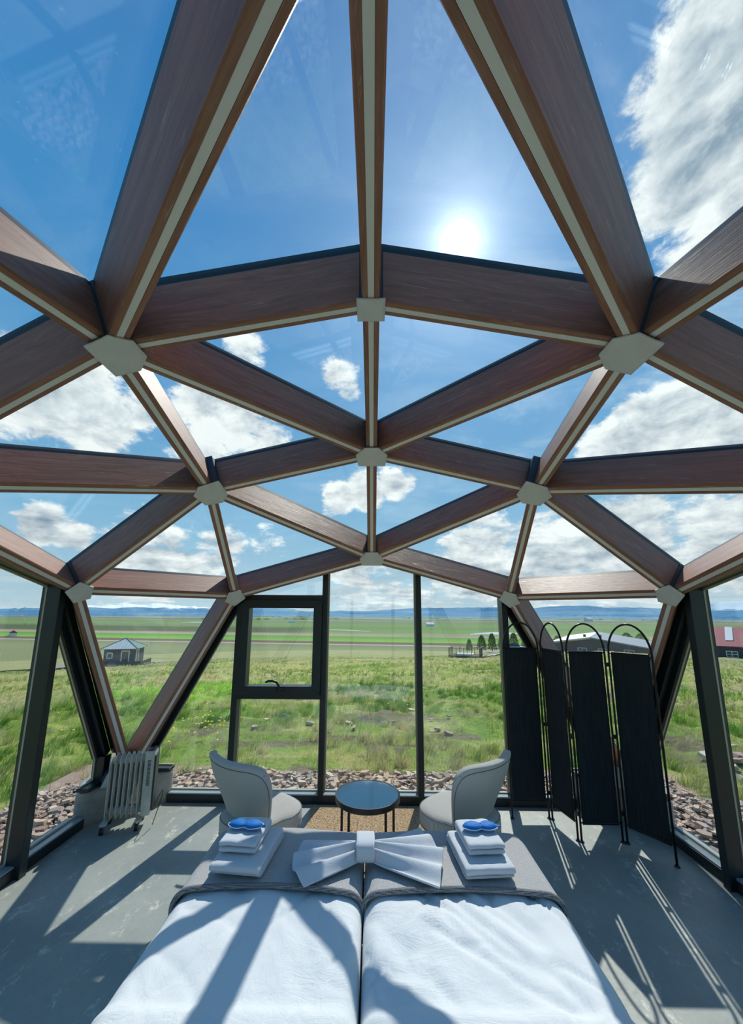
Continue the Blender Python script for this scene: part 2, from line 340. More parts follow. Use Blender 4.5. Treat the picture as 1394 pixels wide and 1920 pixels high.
# ------------------------------------------------------------------ mesh helpers
def tag(o, label=None, cat=None, group=None, kind=None):
    if label: o['label'] = label
    if cat: o['category'] = cat
    if group: o['group'] = group
    if kind: o['kind'] = kind
    return o
def empty(name, loc=(0, 0, 0), rz=0, parent=None):
    o = bpy.data.objects.new(name, None); COL.objects.link(o); o.location = loc; o.rotation_euler = (0, 0, rz)
    o.empty_display_size = .1
    if parent: o.parent = parent
    return o
def linkmesh(name, me, m=None, parent=None, mw=None):
    o = bpy.data.objects.new(name, me); COL.objects.link(o)
    if m and not me.materials: me.materials.append(MATS[m])
    if parent: o.parent = parent
    if mw is not None: o.matrix_local = mw
    return o
class MB:
    def __init__(s): s.v = []; s.f = []; s.fm = []
    def add(s, vs, fs, k=0):
        n = len(s.v); s.v += [tuple(v) for v in vs]; s.f += [tuple(i + n for i in f) for f in fs]; s.fm += [k] * len(fs); return s
    def box(s, a, b, k=0):
        x0, y0, z0 = a; x1, y1, z1 = b
        return s.add([(x0, y0, z0), (x1, y0, z0), (x1, y1, z0), (x0, y1, z0), (x0, y0, z1), (x1, y0, z1), (x1, y1, z1), (x0, y1, z1)],
                     [(0, 3, 2, 1), (4, 5, 6, 7), (0, 1, 5, 4), (1, 2, 6, 5), (2, 3, 7, 6), (3, 0, 4, 7)], k)
    def prism(s, poly, z0, z1, k=0):
        """polygon in xy, extruded in z; poly may hold (x, y)"""
        n = len(poly)
        a = sum(poly[i][0] * poly[(i + 1) % n][1] - poly[(i + 1) % n][0] * poly[i][1] for i in range(n))
        if a < 0: poly = poly[::-1]
        return s.add([(x, y, z0) for x, y in poly] + [(x, y, z1) for x, y in poly],
                     [tuple(range(n))[::-1], tuple(range(n, 2 * n))] + [(i, (i + 1) % n, (i + 1) % n + n, i + n) for i in range(n)], k)
    def tube(s, pts, r, seg=10, closed=False, k=0, caps=True):
        pts = [Vector(p) for p in pts]; n = len(pts); rings = []; ref = None
        for i, p in enumerate(pts):
            a = pts[(i - 1) % n] if (closed or i) else p; b = pts[(i + 1) % n] if (closed or i < n - 1) else p
            t = (b - a).normalized()
            if ref is None: ref = t.orthogonal().normalized()
            ref = (ref - t * ref.dot(t)).normalized(); bi = t.cross(ref)
            rr = r[i] if hasattr(r, '__len__') else r
            rings.append([p + (ref * math.cos(q) + bi * math.sin(q)) * rr for q in (2 * math.pi * j / seg for j in range(seg))])
        vs = [v for rg in rings for v in rg]; fs = []
        for i in range(n if closed else n - 1):
            for j in range(seg):
                i2 = (i + 1) % n; fs.append((i * seg + j, i * seg + (j + 1) % seg, i2 * seg + (j + 1) % seg, i2 * seg + j))
        if not closed and caps: fs += [tuple(range(seg))[::-1], tuple(range((n - 1) * seg, n * seg))]
        return s.add(vs, fs, k)
    def cyl(s, c, r, z0, z1, seg=24, k=0, r1=None):
        return s.tube([(c[0], c[1], z0), (c[0], c[1], z1)], [r, r if r1 is None else r1], seg, k=k)
    def mesh(s, name, smooth=False):
        me = bpy.data.meshes.new(name); me.from_pydata(s.v, [], s.f); me.update()
        if smooth: me.polygons.foreach_set('use_smooth', [True] * len(me.polygons))
        return me
    def build(s, name, m, parent=None, smooth=False, bevel=0, mw=None, fix=True):
        me = s.mesh(name, smooth)
        ms = m if isinstance(m, (list, tuple)) else [m]
        for q in ms: me.materials.append(MATS[q])
        if len(ms) > 1: me.polygons.foreach_set('material_index', s.fm)
        o = linkmesh(name, me, None, parent, mw)
        if bevel:
            b = o.modifiers.new('bevel', 'BEVEL'); b.width = bevel; b.segments = 2; b.limit_method = 'ANGLE'; b.angle_limit = .7
        if smooth == 'auto':
            md = o.modifiers.new('ws', 'WEIGHTED_NORMAL')
        return o
def frame(origin, xa, za):
    xa = Vector(xa).normalized(); za = Vector(za); za = (za - xa * za.dot(xa)).normalized(); ya = za.cross(xa)
    m = Matrix((xa, ya, za)).transposed().to_4x4(); m.translation = origin; return m
def npmesh(name, verts, faces, m, smooth=False, tone=None, parent=None):
    """big meshes quickly: verts (n,3), faces (m,k) of one size"""
    me = bpy.data.meshes.new(name); k = faces.shape[1]
    me.vertices.add(len(verts)); me.vertices.foreach_set('co', np.ascontiguousarray(verts, np.float32).ravel())
    me.loops.add(faces.size); me.loops.foreach_set('vertex_index', np.ascontiguousarray(faces, np.int32).ravel())
    me.polygons.add(len(faces)); me.polygons.foreach_set('loop_start', np.arange(0, faces.size, k, dtype=np.int32))
    if smooth: me.polygons.foreach_set('use_smooth', np.ones(len(faces), bool))
    if tone is not None:
        a = me.attributes.new('tone', 'FLOAT', 'POINT'); a.data.foreach_set('value', np.ascontiguousarray(tone, np.float32))
    me.update(calc_edges=True); me.materials.append(MATS[m])
    o = bpy.data.objects.new(name, me); COL.objects.link(o)
    if parent: o.parent = parent
    return o
# value noise for numpy arrays and scalars
_T = np.random.default_rng(3).random((256, 256))
def vnoise(x, y, octv=4, rough=.5):
    x = np.asarray(x, float); y = np.asarray(y, float); s = 0; a = 1; tot = 0
    for o in range(octv):
        xi = np.floor(x).astype(int); yi = np.floor(y).astype(int); fx = x - xi; fy = y - yi
        fx = fx * fx * (3 - 2 * fx); fy = fy * fy * (3 - 2 * fy)
        g = lambda i, j: _T[(xi + i) & 255, (yi + j) & 255]
        s = s + a * ((g(0, 0) * (1 - fx) + g(1, 0) * fx) * (1 - fy) + (g(0, 1) * (1 - fx) + g(1, 1) * fx) * fy)
        tot += a; a *= rough; x = x * 2.03 + 17.3; y = y * 2.03 + 5.7
    return s / tot
def sst(a, b, x): q = np.clip((np.asarray(x, float) - a) / (b - a), 0, 1); return q * q * (3 - 2 * q)
def terrain(x, y):
    x = np.asarray(x, float); y = np.asarray(y, float); d = np.hypot(x, y)
    az = np.degrees(np.arctan2(x, np.maximum(y, 1e-6)))
    az = np.where(y < 0, np.where(x > 0, 90., -90.), az)
    sl = .085 + (.057 - .085) * sst(2, 34, az) * (1 - sst(60, 90, az))
    crest = 60 + 75 * sst(8, 15, az)
    z = -.12 - sl * np.clip(d - 4.2, 0, None)
    zc = -.12 - sl * (crest - 4.2)
    z = np.where(d > crest, np.maximum(zc - .13 * (d - crest), -26.), z)
    bumpy = sst(4.3, 8, d) * (1 - sst(70, 110, d))
    z = z + bumpy * ((1 - abs(vnoise(x * 1.15, y * 1.15, 3) - .5) * 4) * .13 + (vnoise(x * 3.1, y * 3.1, 2) - .5) * .12 + (vnoise(x * .23 + 9, y * .23, 2) - .5) * .5 * sst(6, 15, d))
    return z
def TZ(x, y): return float(terrain(x, y))
def AD(az, d): return CAM.x + d * math.sin(math.radians(az)), CAM.y + d * math.cos(math.radians(az))

# ------------------------------------------------------------------ land
def build_land():
    A = 900
    rs = np.concatenate([[0.01, 1.2, 2.4, 3.2], 3.2 + (np.arange(1, 260) / 259.) ** 2.2 * 86.8, 90 * (300 / 90) ** (np.arange(1, 14) / 13.)])
    th = np.arange(A) / A * 2 * np.pi
    X = rs[:, None] * np.sin(th); Y = rs[:, None] * np.cos(th); Z = terrain(X, Y)
    V = np.stack([X, Y, Z], -1).reshape(-1, 3); n = len(rs)
    i, j = np.meshgrid(np.arange(n - 1), np.arange(A), indexing='ij'); j2 = (j + 1) % A
    Fq = np.stack([i * A + j, i * A + j2, (i + 1) * A + j2, (i + 1) * A + j], -1).reshape(-1, 4)[:, ::-1]
    g = npmesh('ground', V, Fq, 'meadow', True); tag(g, 'rough green and straw grass slope falling away from the glass dome', kind='structure')
    # flat valley floor
    rs = 180 * (16000 / 180) ** (np.arange(70) / 69.); th = np.radians(np.linspace(-80, 80, 161))
    X = rs[:, None] * np.sin(th); Y = rs[:, None] * np.cos(th); Z = np.full_like(X, -26.15); n = len(rs); A = 161
    V = np.stack([X, Y, Z], -1).reshape(-1, 3)
    i, j = np.meshgrid(np.arange(n - 1), np.arange(A - 1), indexing='ij')
    Fq = np.stack([i * A + j, (i + 1) * A + j, (i + 1) * A + j + 1, i * A + j + 1], -1).reshape(-1, 4)[:, ::-1]
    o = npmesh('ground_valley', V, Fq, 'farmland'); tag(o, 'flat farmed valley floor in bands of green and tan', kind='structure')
    # mountains
    tab = [(-90, .5), (-60, .4), (-44, .22), (-42.4, .24), (-39.2, .45), (-35, .72), (-33.4, .80), (-32.3, .95), (-31, .86), (-29.9, 1.05), (-28, .9), (-26.7, .80), (-24.5, .66), (-22.7, .62), (-21, .86), (-20, .97), (-18, .95), (-16, .86),
           (-13.3, .70), (-12, .5), (-11, .28), (-9.5, .14), (-7.9, .16), (-6, .22), (-4.7, .33), (-3, .27), (-.8, .26), (2, .45), (4, .60), (6, .72), (8, .78), (12, .79), (15.5, .87), (19, .83), (22.5, .75), (24, .92), (25.8, 1.04), (28.9, 1.09), (30, 1.0), (31.2, .80), (33, .86), (34.5, .80), (36.3, .68), (39, .9), (42.2, 1.4), (43.5, 1.46), (46, 1.5), (60, 1.2), (90, .8)]
    az = np.linspace(-78, 78, 900); el = np.interp(az, *zip(*tab)); D = 9500.
    el = el + (vnoise(az * 1.3, az * 0 + 3, 4) - .5) * .10
    snowy = (sst(-19, -24, az)); el = el + snowy * (vnoise(az * 3.1, az * 0 + 8, 4, .65) - .5) * .34
    H = 1.855 + np.tan(np.radians(el + .10)) * D
    prof = [(-6300, 0), (-5200, .035), (-4000, .07), (-3000, .12), (-2500, .16), (-1900, .24), (-1300, .42), (-800, .66), (-450, .86), (-200, .955), (0, 1.0), (500, .9), (1500, .5)]
    rows = []
    for k, (dr, fr) in enumerate(prof):
        nz = (vnoise(az * .9 + k * 3.3, az * 0 + k * 1.7, 4, .6) - .5)
        d = D + dr + nz * 420 * (1 if dr else 0); h = -27 + (H + 27) * np.clip(fr + nz * .22 * (fr < 1) * (fr > 0), 0, 1)
        rows.append(np.stack([d * np.sin(np.radians(az)), d * np.cos(np.radians(az)), h], -1))
    V = np.concatenate(rows); A = len(az); n = len(prof)
    i, j = np.meshgrid(np.arange(n - 1), np.arange(A - 1), indexing='ij')
    Fq = np.stack([i * A + j, i * A + j + 1, (i + 1) * A + j + 1, (i + 1) * A + j], -1).reshape(-1, 4)
    o = npmesh('ground_mountain_range', V, Fq, 'hazed_hills', True); tag(o, 'long mountain range on the horizon, tinted blue for distance haze, snow on its left peaks', kind='structure')
    # low dark woodland belts far out on the valley floor
    for a0, a1, d0, w in ((-30, -3, 1750, 90), (-43, -36, 1050, 50), (-20, -8, 2600, 160), (3, 15, 2300, 100), (24, 40, 2500, 140)):
        az = np.linspace(a0, a1, 120); dd = d0 + (vnoise(az, az * 0 + d0, 3) - .5) * d0 * .3
        h = -26.2 + (2 + 7 * vnoise(az * 5, az * 0, 3)) * np.clip(np.sin(np.linspace(0, np.pi, 120)) * 3, 0, 1) * sst(.35, .55, vnoise(az * .8 + d0, az * 0 + 2, 2))
        P = lambda d, z: np.stack([d * np.sin(np.radians(az)), d * np.cos(np.radians(az)), z], -1)
        V = np.concatenate([P(dd, np.full(120, -26.3)), P(dd + w * .3, h), P(dd + w, h), P(dd + w * 1.3, np.full(120, -26.3))])
        i, j = np.meshgrid(np.arange(3), np.arange(119), indexing='ij')
        Fq = np.stack([i * 120 + j, i * 120 + j + 1, (i + 1) * 120 + j + 1, (i + 1) * 120 + j], -1).reshape(-1, 4)
        o = npmesh('woodland', V, Fq, 'foliage', tone=np.full(len(V), .15)); tag(o, 'distant dark belt of low trees across the valley', kind='stuff')
    # river reaches
    def water(pts, lab):
        mb = MB(); c = [(p[0], p[1]) for p in pts]; mb.prism(c, -26.3, -26.02); o = mb.build('river', 'water'); tag(o, lab, 'river')
        return o
    def reach(a0, a1, d0, d1, w0, w1, n=16):
        up_, dn = [], []
        for q in range(n + 1):
            f = q / n; a = a0 + (a1 - a0) * f; d = d0 + (d1 - d0) * f + math.sin(f * 5) * (w0 + w1) * .2
            w = (w0 + (w1 - w0) * f) * math.sin(math.pi * min(max(f, .04), .96)) ** .6
            up_.append((AD(a, d + w))); dn.append(AD(a, d - w))
        return up_ + dn[::-1]
    water(reach(-8.6, -.3, 690, 620, 13, 10), 'narrow pale river reach seen in the middle window pane')
    water(reach(-11.5, -6.0, 1480, 1520, 45, 40), 'faint far river streak beyond the middle pane')
    water(reach(-26.5, -20, 1250, 1120, 60, 70), 'pale river reach above the small cabin')
    water(reach(14.0, 20.5, 560, 640, 26, 48), 'broad bright river bend above the poplars')
    # gravel yard and pale path by the hot tub deck, gravel pad by the cabin
    def pad(name, pts, m, lab, dz=.06, n=10):
        mb = MB(); cx = sum(p[0] for p in pts) / len(pts); cy = sum(p[1] for p in pts) / len(pts)
        rings = []
        P = []
        for q in range(len(pts)):
            a, b = Vector(pts[q]), Vector(pts[(q + 1) % len(pts)])
            for k in range(6): P.append(a.lerp(b, k / 6))
        for k in range(n + 1):
            f = k / n
            for p in P:
                x = cx + (p.x - cx) * f; y = cy + (p.y - cy) * f; mb.v.append((x, y, TZ(x, y) + dz))
        m_ = len(P)
        for k in range(n):
            for q in range(m_): mb.f.append((k * m_ + q, (k + 1) * m_ + q, (k + 1) * m_ + (q + 1) % m_, k * m_ + (q + 1) % m_)); mb.fm.append(0)
        tag(mb.build(name, m, smooth=True), lab, kind='structure')
    pad('ground_yard', [AD(15.3, 66), AD(21.5, 70), AD(24, 96), AD(15.4, 88)], 'gravel', 'grey gravel yard between hot tub deck and poplars', .14)
    pad('ground_path', [AD(15.2, 49.0), AD(18, 55), AD(23, 58), AD(23, 56.3), AD(18, 53.2), AD(15.3, 47.6)], 'pale_path', 'pale footpath leading to the deck', .12)
    pad('ground_track', [AD(-47, 52), AD(-35.5, 50), AD(-30, 51), AD(-28, 55), AD(-35, 58), AD(-47, 57)], 'gravel', 'grey gravel track beside the small cabin', .14)
build_land()

# ------------------------------------------------------------------ slate chippings round the dome
def slate_mesh(k, rs):
    n = rs.integers(5, 8); a = np.sort(rs.random(n) * .8 + np.arange(n)) / n * 2 * np.pi
    rr = .5 * (0.72 + .42 * rs.random(n)); ax, ay = 1.0, .55 + .35 * rs.random()
    t = .10 + .14 * rs.random(); top = [(math.cos(q) * r * ax, math.sin(q) * r * ay) for q, r in zip(a, rr)]
    mb = MB(); dx, dy = (rs.random(2) - .5) * .08
    mb.add([(x * 1.04, y * 1.04, -t / 2 + (rs.random() - .5) * .02) for x, y in top] + [(x * .94 + dx, y * .94 + dy, t / 2 + (rs.random() - .5) * .05) for x, y in top],
           [tuple(range(n))[::-1], tuple(range(n, 2 * n))] + [(i, (i + 1) % n, (i + 1) % n + n, i + n) for i in range(n)])
    return mb
def build_slates():
    rs = np.random.default_rng(11)
    protos = [slate_mesh(k, rs) for k in range(12)]; pm = []
    for p in protos:
        me = p.mesh('stone'); me.materials.append(MATS['slate']); pm.append(me)
    bed = MB(); o_, i_ = 3.75, 2.72
    bed.prism([(-o_, -o_), (o_, -o_), (o_, o_), (-o_, o_)], -.30, -.125)
    b = bed.build('ground_stone_bed', 'slate'); tag(b, 'bed of broken brown slate laid round the dome', kind='structure')
    spots = []
    def rnd_spot():
        while True:
            x = rs.uniform(-4.4, 4.4); y = rs.uniform(-4.4, 4.4); m_ = max(abs(x), abs(y))
            lim = 3.28 + .45 * vnoise(x * 1.1 + 3, y * 1.1, 2) + (.9 if x > 2.7 and y < 2.9 else 0) + (.12 if x < -2.7 and y < 3 else 0)
            if 2.8 < m_ < lim: return x, y
    def seen(x, y):
        d = math.hypot(x - CAM.x, y - CAM.y); az = abs(math.degrees(math.atan2(x, y - CAM.y)))
        return y > .6 and az < 46 and not (16 < az < 30.5 and x > 0)
    base = []
    for _ in range(20000):
        x, y = rnd_spot()
        if y < -.5 and rs.random() < .85: continue
        s = .038 + .085 * rs.random() ** 2.2
        base.append((x, y, s))
    vis = [q for q in base if seen(q[0], q[1])]
    vis.sort(key=lambda q: -q[2] / math.hypot(q[0] - CAM.x, q[1] - CAM.y)); top = set(vis[:300])
    V = []; Fc = {}; tone = []
    allv = []; allf = []; 
    n0 = 0
    for (x, y, s) in base:
        big = (x, y, s) in top
        z = max(-.125, float(terrain(x, y)) ) + rs.random() * .035 + (.022 if big else 0) + .005
        z = min(z, .0)
        rx, ry, rz = (rs.random() - .5) * .7, (rs.random() - .5) * .7, rs.random() * 6.28
        if big: rx *= .6; ry *= .6
        k = rs.integers(0, 12)
        if big:
            o = bpy.data.objects.new('stone', pm[k]); COL.objects.link(o); o.parent = b
            o.location = (x, y, z); o.rotation_euler = (rx, ry, rz); o.scale = (s * 1.15, s * 1.15, s * 1.0)
        else:
            mtx = np.array(Matrix.Rotation(rz, 3, 'Z') @ Matrix.Rotation(ry, 3, 'Y') @ Matrix.Rotation(rx, 3, 'X'))
            v = (np.array(protos[k].v) * s) @ mtx.T + np.array((x, y, z)); V.append(v); tone += [rs.random()] * len(v)
            for f in protos[k].f: allf.append(tuple(i + n0 for i in f))
            n0 += len(v)
    me = bpy.data.meshes.new('small_stones'); me.from_pydata(np.concatenate(V).tolist(), [], allf)
    a = me.attributes.new('tone', 'FLOAT', 'POINT'); a.data.foreach_set('value', np.array(tone, np.float32))
    me.materials.append(MATS['slate']); o = linkmesh('loose_stones', me, None, b); tag(o, kind='stuff')
    # outcrop of bigger grey slabs beyond the right hand window
    ang = MB()
    for q in range(26):
        az = rs.uniform(38, 48); d = rs.uniform(6.2, 9.0); x, y = AD(az, d); s = rs.uniform(.12, .34); v = np.array(protos[q % 12].v) * (s, s, s * .8)
        rz = rs.random() * 6.28; c, s_ = math.cos(rz), math.sin(rz)
        z = TZ(x, y) + .03
        o = bpy.data.objects.new('stone', pm[q % 12]); COL.objects.link(o); o.parent = b; o.location = (x, y, z); o.rotation_euler = ((rs.random() - .5) * .5, (rs.random() - .5) * .5, rz); o.scale = (s * 1.3, s * 1.3, s)
    for q in range(22):
        az = rs.uniform(-18, 12); d = rs.uniform(7.0, 9.5); x, y = AD(az, d); s = rs.uniform(.08, .2)
        o = bpy.data.objects.new('stone', pm[q % 12]); COL.objects.link(o); o.parent = b; o.location = (x, y, TZ(x, y) + .04); o.rotation_euler = ((rs.random() - .5) * .5, (rs.random() - .5) * .5, q); o.scale = (s * 1.2, s * 1.2, s)
build_slates()

def build_grass():
    rs = np.random.default_rng(5)
    def field(n, r0, r1, a0, a1, hs, wd, name, lean=.6, pw=1.0):
        # clumped placement
        rr = r0 + (r1 - r0) * rs.random(n) ** pw; aa = np.radians(rs.uniform(a0, a1, n))
        x = rr * np.sin(aa); y = rr * np.cos(aa)
        # blades gather into tufts of a hand's width
        tx, ty = np.floor(x / .34), np.floor(y / .34); jx, jy = _T[tx.astype(int) & 255, ty.astype(int) & 255], _T[ty.astype(int) & 255, (tx.astype(int) + 77) & 255]
        tw = rs.random(n) < .62; x = np.where(tw, (tx + jx) * .34 + rs.normal(0, .05, n), x); y = np.where(tw, (ty + jy) * .34 + rs.normal(0, .05, n), y)
        d = vnoise(x * 1.6, y * 1.6, 3); keep = rs.random(n) < sst(.36, .60, d) * .94 + .06
        keep &= np.maximum(abs(x), abs(y)) > 3.25 + .45 * vnoise(x * 1.1 + 3, y * 1.1, 2) + .12 * (x < -2.7) * (y < 3) + .9 * (x > 2.7) * (y < 2.9) * (vnoise(x * 1.5, y * 1.5 + 9, 2) > .42)
        for c in BARE: keep &= (np.hypot((x - c[0]) / c[2], (y - c[1]) / c[3]) + vnoise(x * 3, y * 3, 2) * .8 > 1.3) | (rs.random(n) < .12)
        x, y, rr, d = x[keep], y[keep], rr[keep], d[keep]; n = len(x)
        z = terrain(x, y) - .01
        tall = vnoise(x * .5 + 7, y * .5, 2)
        h = hs * (.45 + .9 * rs.random(n)) * (.6 + .9 * tall) * np.where(tw[keep], 1.45, .75) ; w = wd * (.6 + .8 * rs.random(n)) * (1 + rr / 22.)
        tb = _T[(tx[keep].astype(int) * 3 + 5) & 255, (ty[keep].astype(int) * 7) & 255] - .5
        an = rs.random(n) * 6.283; la = .6 + rs.normal(0, .8, n) + 3 * (vnoise(x * .7, y * .7 + 30, 2) - .5); ln = lean * (.4 + 1.3 * rs.random(n)) * h
        dx, dy = np.cos(an) * w / 2, np.sin(an) * w / 2; lx, ly = np.cos(la) * ln, np.sin(la) * ln
        P = [np.stack([x - dx, y - dy, z], -1), np.stack([x + dx, y + dy, z], -1),
             np.stack([x + dx * .7 + lx * .35, y + dy * .7 + ly * .35, z + h * .62], -1), np.stack([x - dx * .7 + lx * .35, y - dy * .7 + ly * .35, z + h * .62], -1),
             np.stack([x + lx, y + ly, z + h * .95], -1)]
        V = np.stack(P, 1).reshape(-1, 3); b = np.arange(n)[:, None] * 5
        T = np.concatenate([b + [0, 1, 2], b + [0, 2, 3], b + [3, 2, 4]])
        straw = vnoise(x * .42 + 40, y * .42, 4, .62)
        tn = np.clip(.30 + .34 * rs.random(n) + (straw - .46) * 4.6 + .12 * sst(12, 40, rr) + tb * .5, 0, 1); tn = np.where(rs.random(n) < .05, .95, tn)
        o = npmesh(name, V, T, 'grass_blade', tone=np.repeat(tn, 5)); return o
    o = field(230000, 3.2, 13, -54, 54, .095, .0055, 'grass'); tag(o, 'rough meadow grass close outside the windows', kind='stuff')
    o = field(170000, 11, 54, -50, 50, .115, .013, 'grass', pw=1.2); tag(o, 'tussocky meadow grass farther down the slope', kind='stuff')
    # dandelions and buttercups
    mb = MB()
    for q in range(150):
        if q < 70: az, d = rs.uniform(11, 15), rs.uniform(13, 17)
        elif q < 110: az, d = rs.uniform(-30, -20), rs.uniform(6.2, 8.5)
        else: az, d = rs.uniform(-40, 44), rs.uniform(6.5, 14)
        x, y = AD(az, d); z = TZ(x, y) + .17 + .06 * rs.random(); s = .018 + .008 * d / 10
        ring = [(x + math.cos(k * 1.047) * s, y + math.sin(k * 1.047) * s, z) for k in range(6)]
        mb.add(ring + [(x, y, z + s * .6), (x, y, z - s * .4)], [(k, (k + 1) % 6, 6) for k in range(6)] + [((k + 1) % 6, k, 7) for k in range(6)])
    tag(mb.build('wildflowers', 'yellow_petal'), 'small yellow flowers scattered in the grass', kind='stuff')
build_grass()

# ------------------------------------------------------------------ far buildings, trees, deck
def tree(az, d, h, w, lab, seed, group=None, conical=.5):
    rs = np.random.default_rng(seed); x, y = AD(az, d); z = TZ(x, y)
    t = empty('poplar_tree', (x, y, z - .1)); tag(t, lab, 'tree', group)
    MB().tube([(0, 0, 0), (.05, .02, h * .45), (0, 0, h * .9)], [h * .022, h * .015, h * .005], 7).build('trunk', 'bark', t)
    n = 1500; f = rs.random(n) ** .8; hh = h * (.10 + .92 * f)
    prof = np.sin(np.clip((1 - f) * 1.15 + .12, 0, 1) ** conical * np.pi * .55) * (.25 + .75 * np.sqrt(np.clip(1 - f, 0, 1)) + .1)
    lob = .75 + .45 * vnoise(f * 5 + seed, rs.random(n) * 6.28 + seed, 2)
    a = rs.random(n) * 6.283; r = w / 2 * prof * lob * (.35 + .65 * rs.random(n) ** .5)
    c = np.stack([np.cos(a) * r, np.sin(a) * r, hh], -1); s = .11 * (.7 + .6 * rs.random(n)) * h / 3.5
    u = rs.normal(size=(n, 3)); u /= np.linalg.norm(u, axis=1)[:, None]; v = np.cross(u, rs.normal(size=(n, 3))); v /= np.linalg.norm(v, axis=1)[:, None]
    s = s[:, None]; V = np.stack([c - u * s, c - v * s * .6, c + u * s, c + v * s * .6], 1).reshape(-1, 3)
    Fq = np.arange(n * 4).reshape(-1, 4); npmesh('foliage', V, Fq, 'foliage', tone=np.repeat(rs.random(n), 4), parent=t)
specs = [(13.85, 96, 2.9, 1.6, 'slim leafy poplar standing alone at the left end of the row behind the deck'),
         (15.55, 97, 3.7, 2.3, 'broad leafy poplar, second from the left behind the deck'),
         (16.95, 94, 3.9, 2.1, 'tallest poplar in the row beside the dark window post'),
         (18.3, 96, 3.6, 2.1, 'poplar right against the dark window post'),
         (19.8, 97, 3.9, 2.3, 'leafy poplar just right of the window post, above the first screen arch'),
         (21.4, 98, 3.6, 2.3, 'leafy poplar beside the diagonal beam, last of the row')]
for i, (a, d, h, w, l) in enumerate(specs): tree(a, d, h, w, l, 20 + i, 'poplars behind the deck')
for i, (a, d, h, w, l) in enumerate([(25.2, 128, 3.4, 4, 'low bush rising behind the left roof slope of the dark hall'), (32.9, 128, 4.2, 4.6, 'bushy tree poking up behind the hall roof, left one of two'), (34.3, 126, 4.0, 5.0, 'bushy tree poking up behind the hall roof, right one of two')]):
    tree(a, d, h, w, l, 60 + i, 'bushes behind the hall', .8)

def hip_cabin():
    x, y = AD(-32.6, 53); z = TZ(x, y) - .15
    t = empty('cabin', (x, y, z), math.radians(33 - 18)); tag(t, 'small dark cabin with hipped metal roof in the meadow, left', 'cabin')
    a = 1.55; H = 2.05
    MB().box((-a, -a, 0), (a, a, H)).build('wall', 'cabin_wall', t)
    e = a + .28; top = H + 1.0
    ap = (0, 0, top); cs = [(-e, -e, H - .05), (e, -e, H - .05), (e, e, H - .05), (-e, e, H - .05)]
    for i, m_ in ((0, 'cabin_roof'), (1, 'green_trim'), (2, 'cabin_roof'), (3, 'green_trim')):
        p, q = Vector(cs[i]), Vector(cs[(i + 1) % 4]); A_ = Vector(ap); n = (q - p).cross(A_ - p).normalized() * .06
        MB().add([p, q, A_, p + n, q + n, A_ + n], [(0, 2, 1), (3, 4, 5), (0, 1, 4, 3), (1, 2, 5, 4), (2, 0, 3, 5)]).build('roof_panel', m_, t)
    if True:
        p0, p1 = Vector(cs[0]), Vector(cs[1])
        for k in range(1, 12):
            f = k / 12; b0 = p0.lerp(p1, f); g = 1 - abs(2 * f - 1); b1 = b0 + (Vector(ap) - (p0 + p1) / 2) * g
            if g > .1: MB().tube([b0 + Vector((0, -.02, .07)), b1 + Vector((0, -.02, .07))], .022, 5).build('roof_rib', 'cabin_roof', t)
    for c in cs: MB().tube([Vector(c) + Vector((0, 0, .05)), Vector(ap) + Vector((0, 0, .07))], .06, 6).build('ridge_cap', 'green_trim', t)
    for (xa, xb, za, zb, nm) in ((-1.25, -.65, 1.0, 1.65, 'window'), (.15, 1.0, .15, 1.85, 'door')):
        fr = MB(); yv = -a - .04
        for bx in (((xa, za), (xa + .1, zb)), ((xb - .1, za), (xb, zb)), ((xa, zb - .1), (xb, zb)), ((xa, za), (xb, za + .1))): fr.box((bx[0][0], yv, bx[0][1]), (bx[1][0], yv + .06, bx[1][1]))
        w_ = fr.build(nm, 'white_paint', t); MB().box((xa + .08, -a - .01, za + .08), (xb - .08, -a + .02, zb - .08)).build('pane' if nm == 'window' else 'door_leaf', 'dark_pane', w_)
    fr = MB(); xv = a - .01
    for bx in (((-1.3, .2), (-1.2, 1.95)), ((-.5, .2), (-.4, 1.95)), ((-1.3, 1.85), (-.4, 1.95)), ((-1.3, .2), (-.4, .3))): fr.box((xv, bx[0][0], bx[0][1]), (xv + .06, bx[1][0], bx[1][1]))
    w_ = fr.build('glazed_door', 'white_paint', t); MB().box((xv, -1.22, .28), (xv + .03, -.48, 1.87)).build('pane', 'dark_pane', w_)
    # boarded fence of the terrace
    f = empty('terrace_fence', (x, y, z), math.radians(15)); tag(f, 'low dark board fence around the small cabin', 'fence')
    p = MB(); b_ = a + .9
    for k in range(24):
        xx = -b_ + (2 * b_) * k / 24; MB().box((xx, -b_, 0), (xx + 2 * b_ / 24 - .02, -b_ + .04, .72)).build('board', 'dark_cladding', f)
    for k in range(16):
        yy = -b_ + (1.6 * b_) * k / 16; MB().box((b_ - .04, yy, 0), (b_, yy + 1.6 * b_ / 16 - .02, .72)).build('board', 'dark_cladding', f)
    MB().box((-b_, -b_ - .02, .72), (b_, -b_ + .06, .78)).build('rail', 'dark_cladding', f)
hip_cabin()

